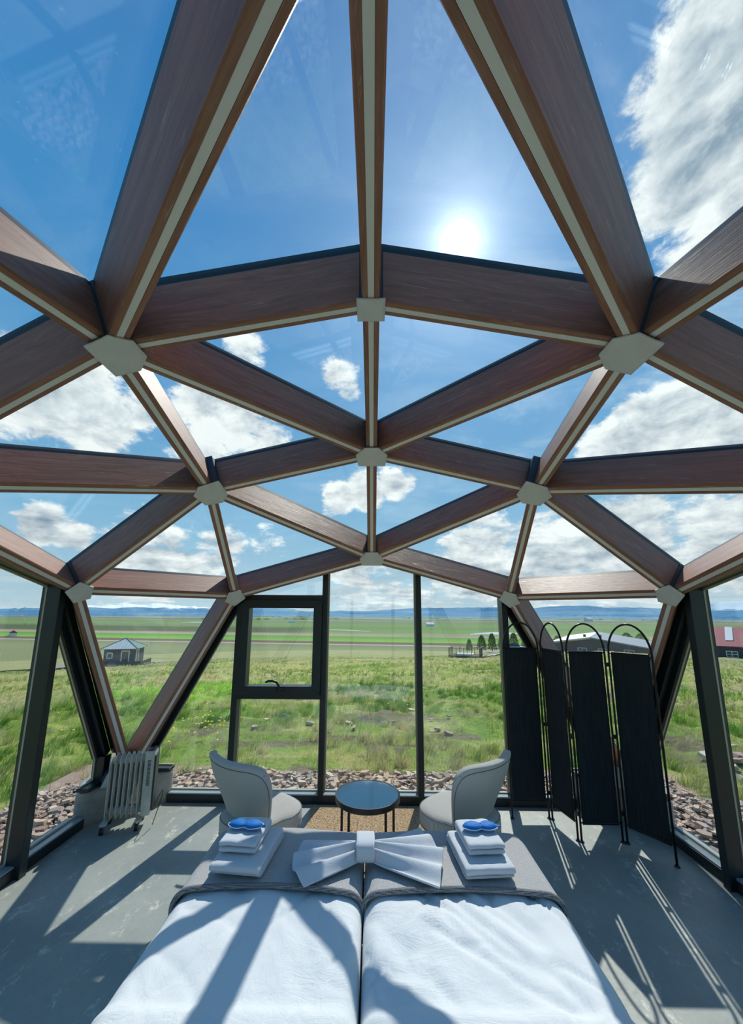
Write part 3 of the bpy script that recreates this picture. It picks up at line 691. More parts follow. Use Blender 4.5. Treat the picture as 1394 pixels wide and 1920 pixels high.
def hall():
    # dark gabled hall behind the folding screen
    x, y = AD(29.0, 76); z = -5.0
    t = empty('hall', (x, y, z), math.radians(-33)); tag(t, 'long dark hall with shallow grey gabled roof behind the folding screen', 'hall')
    L, he, hr = 25, 2.08, 2.95
    xl, xr = -5.6, 8.8; xm = 0
    MB().add([(xl, 0, 0), (xr, 0, 0), (xr, 0, he - .62), (xm, 0, hr), (xl, 0, he), (xl, L, 0), (xr, L, 0), (xr, L, he - .62), (xm, L, hr), (xl, L, he)],
             [(0, 1, 2, 3, 4), (9, 8, 7, 6, 5), (0, 4, 9, 5), (1, 6, 7, 2), (4, 3, 8, 9), (2, 7, 8, 3)]).build('wall', 'dark_cladding', t)
    def slab(a, b, nm, m_):
        a, b = Vector(a), Vector(b); n = Vector((-(b - a).z, 0, (b - a).x)).normalized() * .18
        MB().add([a + Vector((0, -.5, 0)), b + Vector((0, -.5, 0)), b + Vector((0, L, 0)), a + Vector((0, L, 0)), a + n + Vector((0, -.5, 0)), b + n + Vector((0, -.5, 0)), b + n + Vector((0, L, 0)), a + n + Vector((0, L, 0))],
                 [(0, 3, 2, 1), (4, 5, 6, 7), (0, 1, 5, 4), (1, 2, 6, 5), (2, 3, 7, 6), (3, 0, 4, 7)]).build(nm, m_, t)
    slab((xl - .5, 0, he - .1), (xm, 0, hr + .02), 'roof_slope', 'pale_roof'); slab((xm, 0, hr + .02), (xr + .6, 0, he - .70), 'roof_slope', 'grey_roof')
    MB().tube([(xl - .5, -.55, he - .15), (xm, -.55, hr - .05)], .09, 6).build('verge_board', 'ochre_trim', t)
    for k in range(2): MB().cyl((xm - 1.1 + 2.4 * k, 4), .22, hr - .1, hr + .45, 10).build('roof_vent', 'dark_cladding', t)
    for k, (wx) in enumerate((-2.0, 1.0, 4.6)):
        w_ = MB().box((wx, -.06, .75), (wx + 1.4, .02, 1.32)).build('window', 'white_paint', t)
        MB().box((wx + .1, -.09, .82), (wx + .66, -.05, 1.25)).build('pane', 'dark_pane', w_); MB().box((wx + .74, -.09, .82), (wx + 1.3, -.05, 1.25)).build('pane', 'dark_pane', w_)
hall()
def barn():
    x, y = AD(46.5, 73); z = TZ(x, y) - .3
    t = empty('barn', (x, y, z), math.radians(-44)); tag(t, 'red roofed barn with dark walls seen through the right hand window', 'barn')
    xl, xr, L, he, hr = -8.2, 9, 8, 1.95, 4.3
    MB().add([(xl, 0, 0), (xr, 0, 0), (xr, 0, he), (xl, 0, he), (xl, L, 0), (xr, L, 0), (xr, L, he), (xl, L, he), (xl, L / 2, hr), (xr, L / 2, hr)],
             [(0, 1, 2, 3), (5, 4, 7, 6), (0, 3, 8, 7, 4), (1, 5, 6, 9, 2), (3, 2, 9, 8), (6, 7, 8, 9)]).build('wall', 'dark_cladding', t)
    for s_ in (0, 1):
        y0 = -.3 if s_ == 0 else L + .3
        a, b = Vector((0, y0, he - .1)), Vector((0, L / 2, hr + .04)); n = Vector((0, 0, .1))
        MB().add([(xl - .3, a.y, a.z), (xr, a.y, a.z), (xr, b.y, b.z), (xl - .3, b.y, b.z), (xl - .3, a.y, a.z + .1), (xr, a.y, a.z + .1), (xr, b.y, b.z + .1), (xl - .3, b.y, b.z + .1)],
                 [(0, 3, 2, 1), (4, 5, 6, 7), (0, 1, 5, 4), (1, 2, 6, 5), (2, 3, 7, 6), (3, 0, 4, 7)]).build('roof_slope', 'red_roof', t)
    sky_ = MB(); f0, f1 = .28, .98
    P = lambda xx, f: (xx, -.3 + (L / 2 + .3) * f, he - .1 + (hr + .14 - he) * f + .12)
    sky_.add([P(-6.0, f0), P(-5.2, f0), P(-5.2, f1), P(-6.0, f1)] + [tuple(np.add(P(a, b), (0, 0, .05))) for a, b in ((-6.0, f0), (-5.2, f0), (-5.2, f1), (-6.0, f1))],
             [(0, 3, 2, 1), (4, 5, 6, 7), (0, 1, 5, 4), (1, 2, 6, 5), (2, 3, 7, 6), (3, 0, 4, 7)]).build('roof_light', 'pale_roof', t)
    for wx in (-6.1, -1.5, 3):
        w_ = MB()
        for bx in ((0, 0, .08, .85), (1.12, 0, 1.2, .85), (0, 0, 1.2, .08), (0, .77, 1.2, .85), (.56, 0, .64, .85), (0, .39, 1.2, .46)): w_.box((wx + bx[0], -.07, .45 + bx[1]), (wx + bx[2], .0, .45 + bx[3]))
        q = w_.build('window', 'white_paint', t); MB().box((wx + .04, -.03, .5), (wx + 1.16, -.01, 1.26)).build('pane', 'dark_pane', q)
barn()
def farm(az, d, s, lab, rc):
    x, y = AD(az, d); t = empty('farmhouse', (x, y, -26.1), math.radians(az)); tag(t, lab, 'farmhouse')
    MB().box((-4 * s, -2 * s, 0), (4 * s, 2 * s, 2.2 * s)).build('wall', 'white_paint', t)
    MB().add([(-4.2 * s, -2.2 * s, 2.2 * s), (4.2 * s, -2.2 * s, 2.2 * s), (4.2 * s, 2.2 * s, 2.2 * s), (-4.2 * s, 2.2 * s, 2.2 * s), (-4.2 * s, 0, 4 * s), (4.2 * s, 0, 4 * s)],
             [(0, 3, 2, 1), (0, 1, 5, 4), (2, 3, 4, 5), (0, 4, 3), (1, 2, 5)]).build('roof', rc, t)
farm(-43.2, 610, 1.6, 'white farmhouse far off beyond the left hand window', 'red_roof')
farm(-11.9, 1150, 2.0, 'tiny white farmhouse far off in the casement view', 'pale_roof')
farm(29, 1950, 4.5, 'pale farm buildings far off at the foot of the flat mountain', 'pale_roof')
farm(8.4, 900, 2.2, 'tiny farm far off in the right hand pane', 'pale_roof')

def car():
    x, y = AD(19.75, 88); t = empty('car', (x, y, TZ(x, y) + .1), math.radians(8)); tag(t, 'small silver car parked by the poplars', 'car')
    MB().add([(-2, -.85, .3), (2, -.85, .3), (2, .85, .3), (-2, .85, .3), (-2, -.85, .85), (2, -.85, .8), (2, .85, .8), (-2, .85, .85)], [(0, 3, 2, 1), (4, 5, 6, 7), (0, 1, 5, 4), (1, 2, 6, 5), (2, 3, 7, 6), (3, 0, 4, 7)]).build('body', 'silver_paint', t, bevel=.1)
    MB().add([(-1.6, -.8, .84), (1.1, -.8, .84), (1.1, .8, .84), (-1.6, .8, .84), (-1.2, -.65, 1.42), (.4, -.65, 1.42), (.4, .65, 1.42), (-1.2, .65, 1.42)], [(0, 3, 2, 1), (4, 5, 6, 7), (0, 1, 5, 4), (1, 2, 6, 5), (2, 3, 7, 6), (3, 0, 4, 7)]).build('window_glass', 'dark_pane', t)
    for a in (-1.2, 1.25):
        for b in (-.85, .85): MB().tube([(a, b - .1, .32), (a, b + .1, .32)], .32, 14).build('wheel', 'black_plastic', t)
car()
def deck():
    x, y = AD(13.3, 47.5); z = TZ(x, y)
    t = empty('terrace_deck', (x, y, z - .15), math.radians(-22)); tag(t, 'raised dark timber deck with post railing out in the meadow', 'deck')
    w, l = 1.75, 1.3
    MB().box((-w, -l, 0), (w, l, .05)).build('base', 'dark_cladding', t)
    for s_ in range(4):
        n = 14 if s_ % 2 == 0 else 10
        for k in range(n):
            f0, f1 = k / n, (k + .94) / n
            if s_ == 0: q = ((-w + 2 * w * f0, -l - .03, 0), (-w + 2 * w * f1, -l, .46))
            elif s_ == 1: q = ((w, -l + 2 * l * f0, 0), (w + .03, -l + 2 * l * f1, .46))
            elif s_ == 2: q = ((-w + 2 * w * f0, l, 0), (-w + 2 * w * f1, l + .03, .46))
            else: q = ((-w - .03, -l + 2 * l * f0, 0), (-w, -l + 2 * l * f1, .46))
            MB().box(*q).build('skirt_board', 'dark_cladding', t)
    for k in range(12): MB().box((-w, -l + 2 * l * k / 12, .46), (w, -l + 2 * l * (k + .92) / 12, .5)).build('plank', 'bark', t)
    for k in range(5):
        for yy in (-l, l): MB().box((-w + 2 * w * k / 4 - .03, yy - .03, .5), (-w + 2 * w * k / 4 + .03, yy + .03, 1.32)).build('post', 'dark_cladding', t)
    for k in range(1, 4):
        for xx in (-w, w): MB().box((xx - .03, -l + 2 * l * k / 4 - .03, .5), (xx + .03, -l + 2 * l * k / 4 + .03, 1.32)).build('post', 'dark_cladding', t)
    for yy in (-l, l): MB().box((-w, yy - .02, 1.3), (w, yy + .02, 1.34)).build('rail', 'dark_cladding', t)
    for xx in (-w, w): MB().box((xx - .02, -l, 1.3), (xx + .02, l, 1.34)).build('rail', 'dark_cladding', t)
    hb = empty('hot_tub', (x, y, z - .15 + .5), math.radians(-22)); tag(hb, 'low square hot tub with pale rim sunk in the deck', 'hot tub')
    MB().box((-.9, -.75, 0), (.9, .75, .16)).build('shell', 'white_paint', hb, bevel=.03); MB().box((-.78, -.63, .16), (.78, .63, .175)).build('water', 'water', hb)
deck()

# ------------------------------------------------------------------ dome: nodes measured as multiples of R
G = dict(A=(0, .999), D=(.356, .932), G=(.661, .737), E=(.530, .852), H=(-.411, .685, .624), L=(.944, .135))
s2 = math.sqrt(.5)
def rot(p, k):
    c, s_ = [(1, 0), (0, 1), (-1, 0), (0, -1)][k % 4]; return Vector((p[0] * c - p[1] * s_, p[0] * s_ + p[1] * c, p[2]))
N = {}
def setn(n, p): N[n] = Vector(p) * R + Vector((0, 0, ZC))
setn('A', (0, 0, G['A'][1]))
for k in range(4):
    setn(f'D{k}', rot((0, G['D'][0], G['D'][1]), k)); setn(f'G{k}', rot((0, G['G'][0], G['G'][1]), k))
    setn(f'E{k}', rot((-G['E'][0] * s2, G['E'][0] * s2, G['E'][1]), k)); setn(f'L{k}', rot((-G['L'][0] * s2, G['L'][0] * s2, G['L'][1]), k))
    hx, hy, hz = G['H']; setn(f'H{k}', rot((hx, hy, hz), k)); setn(f'J{k}', rot((-hy, -hx, hz), k))
C0 = Vector((0, 0, ZC))
rad = {n: (p - C0).normalized() for n, p in N.items()}
EDG = []; TRI = []
for k in range(4):
    k1 = (k + 1) % 4; D, D1, E, Gk, G1, H, J, L = f'D{k}', f'D{k1}', f'E{k}', f'G{k}', f'G{k1}', f'H{k}', f'J{k}', f'L{k}'
    EDG += [('A', D), (D, D1), (D, Gk), (D, E), (D1, E), (E, Gk), (E, G1), (E, H), (E, J), (H, J), (H, L), (J, L), (Gk, H), (G1, J)]
    TRI += [('A', D, D1), (D, D1, E), (D, E, Gk), (D1, E, G1), (Gk, E, H), (E, H, J), (E, J, G1), (H, J, L)]
BW = .084; BH0, BH1 = .012, .285      # beam width, start and end of its depth (radially outward)
def flatdir(n, m): v = N[m] - N[n]; r_ = rad[n]; v = v - r_ * v.dot(r_); return v.normalized()
nb = {n: [] for n in N}
for a, b in EDG: nb[a].append(b); nb[b].append(a)
TB = {}; off = {}
for n in N:
    d0 = flatdir(n, nb[n][0]); e0 = rad[n].cross(d0); TB[n] = (d0, e0)
    an = sorted((math.atan2(flatdir(n, m).dot(e0), flatdir(n, m).dot(d0)) % (2 * math.pi), m) for m in nb[n])
    k = len(an)
    for i, (q, m) in enumerate(an):
        g1 = (an[(i + 1) % k][0] - q) % (2 * math.pi); g0 = (q - an[i - 1][0]) % (2 * math.pi)
        g = min(g1 if g1 > 0 else 7, g0 if g0 > 0 else 7); g = min(g, math.radians(150))
        off[(n, m)] = BW / 2 / math.tan(g / 2) + .016
dome = empty('ceiling'); tag(dome, 'geodesic timber and glass dome of stained beams meeting at white plates', kind='structure')
strip_w = .030
def beam(a, b):
    pa, pb = N[a], N[b]; ax = (pb - pa); Lg = ax.length; ax.normalize()
    za = (rad[a] + rad[b]).normalized(); x0, x1 = off[(a, b)], Lg - off[(b, a)]
    m = frame(pa, ax, za)
    w = BW / 2; h0, h1 = BH0, BH1; g = strip_w / 2; c = .006
    def ex(end, z):      # x of the beam end at height z, following the hub's own axis
        r_ = m.inverted().to_3x3() @ rad[a if end == 0 else b]
        return (x0 if end == 0 else x1) + z * r_.x / r_.z
    sec = [(-w + c, h0), (-g, h0), (-g, h0 + .009), (g, h0 + .009), (g, h0), (w - c, h0), (w, h0 + c), (w, h1), (-w, h1), (-w, h0 + c)]
    k = len(sec); mb = MB()
    mb.add([(ex(0, z), y, z) for y, z in sec] + [(ex(1, z), y, z) for y, z in sec], [tuple(range(k)), tuple(range(k, 2 * k))[::-1]] + [(i, i + k, (i + 1) % k + k, (i + 1) % k) for i in range(k)])
    o = mb.build('beam', 'stained_timber', dome, mw=m)
    MB().box((x0, -g + .001, h0 + .001), (x1, g - .001, h0 + .010)).build('light_strip', 'strip_white', o)
    e0, e1 = ex(0, h1) - .035, ex(1, h1) + .035
    MB().box((e0, -.040, h1), (e1, .040, h1 + .030)).build('glazing_bar', 'black_metal', o)
    MB().box((e0, -.026, h1 + .030), (e1, .026, h1 + .062)).build('cover_cap', 'black_metal', o)
for e in EDG: beam(*e)
def clip(poly, d, r_):
    out = []
    for i in range(len(poly)):
        p, q = poly[i], poly[(i + 1) % len(poly)]; dp, dq = p[0] * d[0] + p[1] * d[1] - r_, q[0] * d[0] + q[1] * d[1] - r_
        if dp <= 0: out.append(p)
        if dp * dq < 0: f = dp / (dp - dq); out.append((p[0] + (q[0] - p[0]) * f, p[1] + (q[1] - p[1]) * f))
    return out
def shrink(poly, s_): return [(x * s_, y * s_) for x, y in poly]
for n in N:
    d0, e0 = TB[n]; m = frame(N[n], d0, rad[n])
    def ang(mm): v = flatdir(n, mm); return math.atan2(v.dot(e0), v.dot(d0))
    an = sorted((ang(mm) % (2 * math.pi), off[(n, mm)]) for mm in nb[n])
    def poly(extra):
        P = [(-.2, -.2), (.2, -.2), (.2, .2), (-.2, .2)]
        for i, (q, r_) in enumerate(an):
            P = clip(P, (math.cos(q), math.sin(q)), r_ + extra)
            g = (an[(i + 1) % len(an)][0] - q) % (2 * math.pi)
            if g > 2.2 and n != 'A':
                P = clip(P, (math.cos(q + g / 2), math.sin(q + g / 2)), .052 + extra)
        return P
    drop = max(-(off[(n, q)] + .014) * (N[q] - N[n]).normalized().dot(rad[n]) for q in nb[n]); pz = .012 - max(drop, 0) - .001
    hub = MB().prism(poly(-.003), pz, .30).build('hub', 'dark_steel', dome, mw=m)
    P = poly(.010); k = len(P); mb = MB()
    Pi = shrink(P, .86)
    mb.add([(x, y, pz) for x, y in P] + [(x, y, pz - .008) for x, y in P] + [(x, y, pz - .013) for x, y in Pi],
           [tuple(range(k))] + [(i, i + k, (i + 1) % k + k, (i + 1) % k) for i in range(k)] + [(i + k, i + 2 * k, (i + 1) % k + 2 * k, (i + 1) % k + k) for i in range(k)] + [tuple(range(2 * k, 3 * k))[::-1]])
    mb.build('cover_plate', 'plate_white', hub)
GO = .318
for tri in TRI:
    P = [N[q] + rad[q] * GO for q in tri]; c = sum(P, Vector()) / 3; n_ = (P[1] - P[0]).cross(P[2] - P[0]).normalized()
    if n_.dot(c - C0) < 0: P = [P[0], P[2], P[1]]; n_ = -n_
    m = frame(c, P[1] - P[0], n_); mi = m.inverted(); Q = [mi @ p for p in P]; Q = [Vector((q.x, q.y, 0)) for q in Q]; Q = [q * (1 - .018 / q.length) for q in Q]
    MB().prism([(q.x, q.y) for q in Q], 0, .012).build('glass_pane', 'roof_glass', dome, mw=m)

# ------------------------------------------------------------------ window bays (built for the front, turned for the others)
SIDE = ['front', 'left', 'back', 'right']
def bay(k):
    w = empty(f'window_{k + 1}', (0, 0, 0), k * math.pi / 2)
    tag(w, {0: 'front window bay of tall dark framed panes facing the valley, with a casement', 1: 'left hand window bay in dark metal frames', 2: 'rear window bay in dark metal frames', 3: 'right hand window bay in dark metal frames'}[k], kind='structure')
    n0, n1 = 2.49, 2.60
    head = lambda s: 2.43 - .27 * abs(s)
    def bar(name, pts, a=n0, b=n1, m_='graphite_frame', bev=.004):
        """polygon in (s, z) extruded along the wall normal"""
        mb = MB(); P = pts; q = len(P); ar = sum(P[i][0] * P[(i + 1) % q][1] - P[(i + 1) % q][0] * P[i][1] for i in range(q))
        if ar < 0: P = P[::-1]
        mb.add([(s, a, z) for s, z in P] + [(s, b, z) for s, z in P], [tuple(range(q)), tuple(range(q, 2 * q))[::-1]] + [(i, i + q, (i + 1) % q + q, (i + 1) % q) for i in range(q)])
        return mb.build(name, m_, w, bevel=bev)
    rect = lambda a, b, c, d: [(a, c), (b, c), (b, d), (a, d)]
    # sill: dark base and lighter ledge
    bar('sill', rect(-2.03, 2.03, -.05, .075), 2.50, 2.66); bar('sill_ledge', rect(-2.02, 2.02, .075, .088), 2.505, 2.63, 'sill_metal', .002)
    for s_ in (-1, 1):
        bar('head_frame', [(0, head(0)), (s_ * 1.42, head(1.42)), (s_ * 1.42, head(1.42) + .10), (0, head(0) + .10)])
        bar('post', rect(s_ * 1.375, s_ * 1.435, .0 if k != 0 else .07, head(1.415) + .02), 2.46, 2.61)
        bar('mullion', rect(s_ * .5 - .028, s_ * .5 + .028, .07, head(.5) + .02), 2.50, 2.61)
        # frame following the diagonal beam, down to the concrete foot
        d0, d1 = (1.44, 1.915), (2.185, .495)
        q0, q1 = Vector(d0), Vector(d1); dn = (q1 - q0).normalized(); dn = Vector((-dn.y, dn.x))        # towards the beam
        off_ = lambda p, a: (s_ * (p[0] + dn.x * a), p[1] + dn.y * a)
        bar('diagonal_frame', [off_(d0, 0), off_(d1, 0), off_(d1, .045), off_(d0, .045)], 2.55, 2.61)
        bar('diagonal_frame', [off_(d0, .045), off_(d1, .045), off_(d1, .11), off_(d0, .11)], 2.50, 2.58)
        bar('side_frame', rect(s_ * 2.19, s_ * 2.28, .29, .52))
        bar('foot_frame', rect(s_ * 2.02, s_ * 2.28, .285, .315))
        bar('corner_panel', [(s_ * 1.38, head(1.38) - .02), (s_ * 1.38, head(1.38) + .10), (s_ * 1.50, head(1.38) + .06), off_(d0, .11), (s_ * d0[0], d0[1])], 2.50, 2.60, 'black_metal', 0)
        # dark reveal sheets between beam and window frame
        LJ, LL = N['H0'] if s_ < 0 else Vector((-N['H0'].x, N['H0'].y, N['H0'].z)), N['L0'] if s_ < 0 else Vector((-N['L0'].x, N['L0'].y, N['L0'].z))
        GG = N['G0']
        def sheet(p, q, a, b, name='reveal_panel'):
            n_ = (q - p).cross(a - p).normalized() * .006
            MB().add([p, q, b, a, p + n_, q + n_, b + n_, a + n_], [(0, 1, 2, 3), (7, 6, 5, 4), (0, 4, 5, 1), (1, 5, 6, 2), (2, 6, 7, 3), (3, 7, 4, 0)]).build(name, 'black_metal', w)
        r0, r1, rg = (LJ - C0).normalized(), (LL - C0).normalized(), (GG - C0).normalized()
        def side(p, q, want): v = (q - p).normalized().cross(((p + q) / 2 - C0).normalized()).normalized(); return v if v.dot(Vector(want)) > 0 else -v
        sd = side(LJ, LL, (-s_, 0, -.5)) * (BW / 2 - .030); sg = side(GG, LJ, (0, 0, -1)) * (BW / 2 - .028)
        e0, e1 = off_(d0, .11), off_(d1, .11)
        sheet(LJ + r0 * .06 + sd, LL + r1 * .06 + sd, Vector((e0[0], 2.50, e0[1])), Vector((e1[0], 2.50, e1[1])))
        sheet(GG + rg * .06 + sg, LJ + r0 * .06 + sg, Vector((0, 2.50, head(0) + .09)), Vector((s_ * 1.42, 2.50, head(1.42) + .09)))
        sheet(GG + rg * .26, LJ + r0 * .26, Vector((0, 2.60, head(0) + .09)), Vector((s_ * 1.42, 2.60, head(1.42) + .09)))
        foot = Vector((s_ * 2.41, 2.41, .30))
    # panes with pale edge spacers
    def pane(P, n_=2.585):
        q = len(P); cx = sum(p[0] for p in P) / q; cz = sum(p[1] for p in P) / q
        mb = MB(); PP = P if sum(P[i][0] * P[(i + 1) % q][1] - P[(i + 1) % q][0] * P[i][1] for i in range(q)) > 0 else P[::-1]
        mb.add([(s, n_, z) for s, z in PP] + [(s, n_ + .012, z) for s, z in PP], [tuple(range(q)), tuple(range(q, 2 * q))[::-1]] + [(i, i + q, (i + 1) % q + q, (i + 1) % q) for i in range(q)])
        g = mb.build('glass_pane', 'window_glass', w)
        # spacer: thin strip just inside the pane edge
        sp = MB(); inn = []
        for i in range(q):
            a, b, c = Vector(PP[i - 1]), Vector(PP[i]), Vector(PP[(i + 1) % q]); d1_, d2_ = (b - a).normalized(), (c - b).normalized()
            n1_, n2_ = Vector((-d1_.y, d1_.x)), Vector((-d2_.y, d2_.x)); bi = (n1_ + n2_); bi = bi / max(bi.dot(n1_), .3); inn.append(b + bi * .016)
        v = [(p[0], n_ - .014, p[1]) for p in PP] + [(p.x, n_ - .014, p.y) for p in inn] + [(p[0], n_ - .001, p[1]) for p in PP] + [(p.x, n_ - .001, p.y) for p in inn]; f = []
        for i in range(q):
            j = (i + 1) % q; f += [(i, j, j + q, i + q), (i + q, j + q, j + 3 * q, i + 3 * q), (i + 3 * q, j + 3 * q, j + 2 * q, i + 2 * q)]
        sp.add(v, f); sp.build('glazing_spacer', 'spacer', g)
    e = .012
    xs = [(-1.39, -.525), (-.475, .475), (.525, 1.39)]
    for i, (a, b) in enumerate(xs):
        if k == 0 and i == 0:
            pane([(a, .085), (b, .085), (b, .995), (a, .995)]); pane([(a, 2.035), (b, 2.035), (b, head(b)), (a, head(a))])
        elif i == 1: pane([(a, .085), (b, .085), (b, head(b)), (0, head(0)), (a, head(a))])
        else: pane([(a, .085), (b, .085), (b, head(b)), (a, head(a))])
    for s_ in (-1, 1): pane([(s_ * 1.44, .085), (s_ * 1.44, 1.91), (s_ * 2.195, .50), (s_ * 2.195, .31), (s_ * 2.045, .31), (s_ * 2.045, .085)])
    if k == 0:
        bar('transom', rect(-1.39, -.52, .985, 1.035), 2.47, 2.61); bar('transom', rect(-1.39, -.52, 1.985, 2.04), 2.47, 2.61)
        sa = empty('casement', (0, 0, 0), 0, w)
        def sb(name, pts, a=2.44, b=2.57):
            mb = MB(); q = len(pts); mb.add([(s, a, z) for s, z in pts] + [(s, b, z) for s, z in pts], [tuple(range(q)), tuple(range(q, 2 * q))[::-1]] + [(i, i + q, (i + 1) % q + q, (i + 1) % q) for i in range(q)])
            return mb.build(name, 'graphite_frame', sa, bevel=.004)
        x0, x1, z0, z1, t_ = -1.380, -.527, 1.030, 1.992, .085
        sb('stile', [(x0, z0), (x0 + t_, z0 + t_), (x0 + t_, z1 - t_), (x0, z1)]); sb('stile', [(x1 - t_, z0 + t_), (x1, z0), (x1, z1), (x1 - t_, z1 - t_)])
        sb('rail', [(x0, z0), (x1, z0), (x1 - t_, z0 + t_), (x0 + t_, z0 + t_)]); sb('rail', [(x0 + t_, z1 - t_), (x1 - t_, z1 - t_), (x1, z1), (x0, z1)])
        mb = MB(); mb.box((x0 + t_, 2.535, z0 + t_), (x1 - t_, 2.547, z1 - t_)); mb.build('glass_pane', 'window_glass', sa)
        hd = MB(); hd.box((-.972, 2.425, 1.075), (-.888, 2.442, 1.10)).tube([(-.93, 2.43, 1.09), (-.93, 2.385, 1.10), (-.932, 2.375, 1.135), (-.955, 2.375, 1.168), (-1.0, 2.376, 1.18), (-1.04, 2.378, 1.178), (-1.07, 2.38, 1.165)], [.013, .013, .013, .013, .013, .012, .009], 8)
        hd.build('handle', 'black_plastic', sa, smooth=True)
    return w
for k in range(4): bay(k)

# floor slab and concrete feet
fl = MB(); a_, c_ = 2.52, .0
fl.box((-2.52, -2.52, -.16), (2.52, 2.52, 0.0)); o = fl.build('floor', 'concrete_floor'); tag(o, 'polished grey concrete slab with pale worn flecks', kind='structure')
for k, nm in ((0, 'rough concrete foot of the dome behind the oil heater'), (3, 'rough concrete foot of the dome behind the folding screen'), (1, 'rough concrete foot of the dome at the rear left'), (2, 'rough concrete foot of the dome at the rear right')):
    t = empty('concrete_foot', (0, 0, 0), k * math.pi / 2); tag(t, nm, 'concrete foot')
    mb = MB(); pl = [(-2.535, 2.02), (-2.02, 2.535), (-2.02, 2.60), (-2.28, 2.76), (-2.76, 2.76), (-2.76, 2.28), (-2.60, 2.02)]
    mb.prism(pl, -.15, .28); mb.build('block', 'rough_concrete', t, bevel=.03)
    b_ = MB(); dgn = Vector((-s2, s2, 0)); pr = Vector((s2, s2, 0)); c0 = Vector((-2.33, 2.33, 0))
    q = [c0 + dgn * .0 + pr * -.20, c0 + pr * .20, c0 + pr * .20 + dgn * .34, c0 - pr * .20 + dgn * .34]
    b_.prism([(v.x, v.y) for v in q], .28, .292); pl_ = b_.build('base_plate', 'black_metal', t)
    for sgn in (-1, 1): p = c0 + pr * sgn * .15 + dgn * .05; MB().cyl((p.x, p.y), .013, .292, .325, 6).build('bolt', 'dark_steel', pl_)

r_ = MB(); r_.box((-.57, 1.12, .0), (.56, 2.47, .006)); tag(r_.build('doormat', 'coir', bevel=.002), 'sand coloured coir mat under the round table', 'mat')

# ------------------------------------------------------------------ cloth over a rounded box
def drape(X, Y, ax, b, rho):
    """flat cloth point (X from the centre line, Y towards the foot) -> point over an edge-rounded box: half width ax, foot at b"""
    dx = max(abs(X) - (ax - rho), 0.0); dy = max(Y - (b - rho), 0.0); r_ = math.hypot(dx, dy)
    if r_ < 1e-9: return X, Y, 0.0
    q = rho * math.pi / 2
    if r_ < q: th = r_ / rho; out, dz = rho * math.sin(th), -rho * (1 - math.cos(th))
    else: out, dz = rho, -(rho + r_ - q)
    sx = 1 if X >= 0 else -1
    return sx * (min(abs(X), ax - rho) + out * dx / r_), min(Y, b - rho) + out * dy / r_, dz
def grid(name, m_, fn, nu, nv, parent=None, solid=0, subsurf=0, off_=1):
    V = [fn(i / nu, j / nv) for j in range(nv + 1) for i in range(nu + 1)]
    Fq = [(j * (nu + 1) + i, j * (nu + 1) + i + 1, (j + 1) * (nu + 1) + i + 1, (j + 1) * (nu + 1) + i) for j in range(nv) for i in range(nu)]
    mb = MB(); mb.add(V, Fq); o = mb.build(name, m_, parent, smooth=True)
    if solid: md = o.modifiers.new('thick', 'SOLIDIFY'); md.thickness = solid; md.offset = off_; md.use_rim = True
    if subsurf: md = o.modifiers.new('sub', 'SUBSURF'); md.levels = subsurf; md.render_levels = subsurf
    return o
BED_TOP = .505; FOOT = 1.045
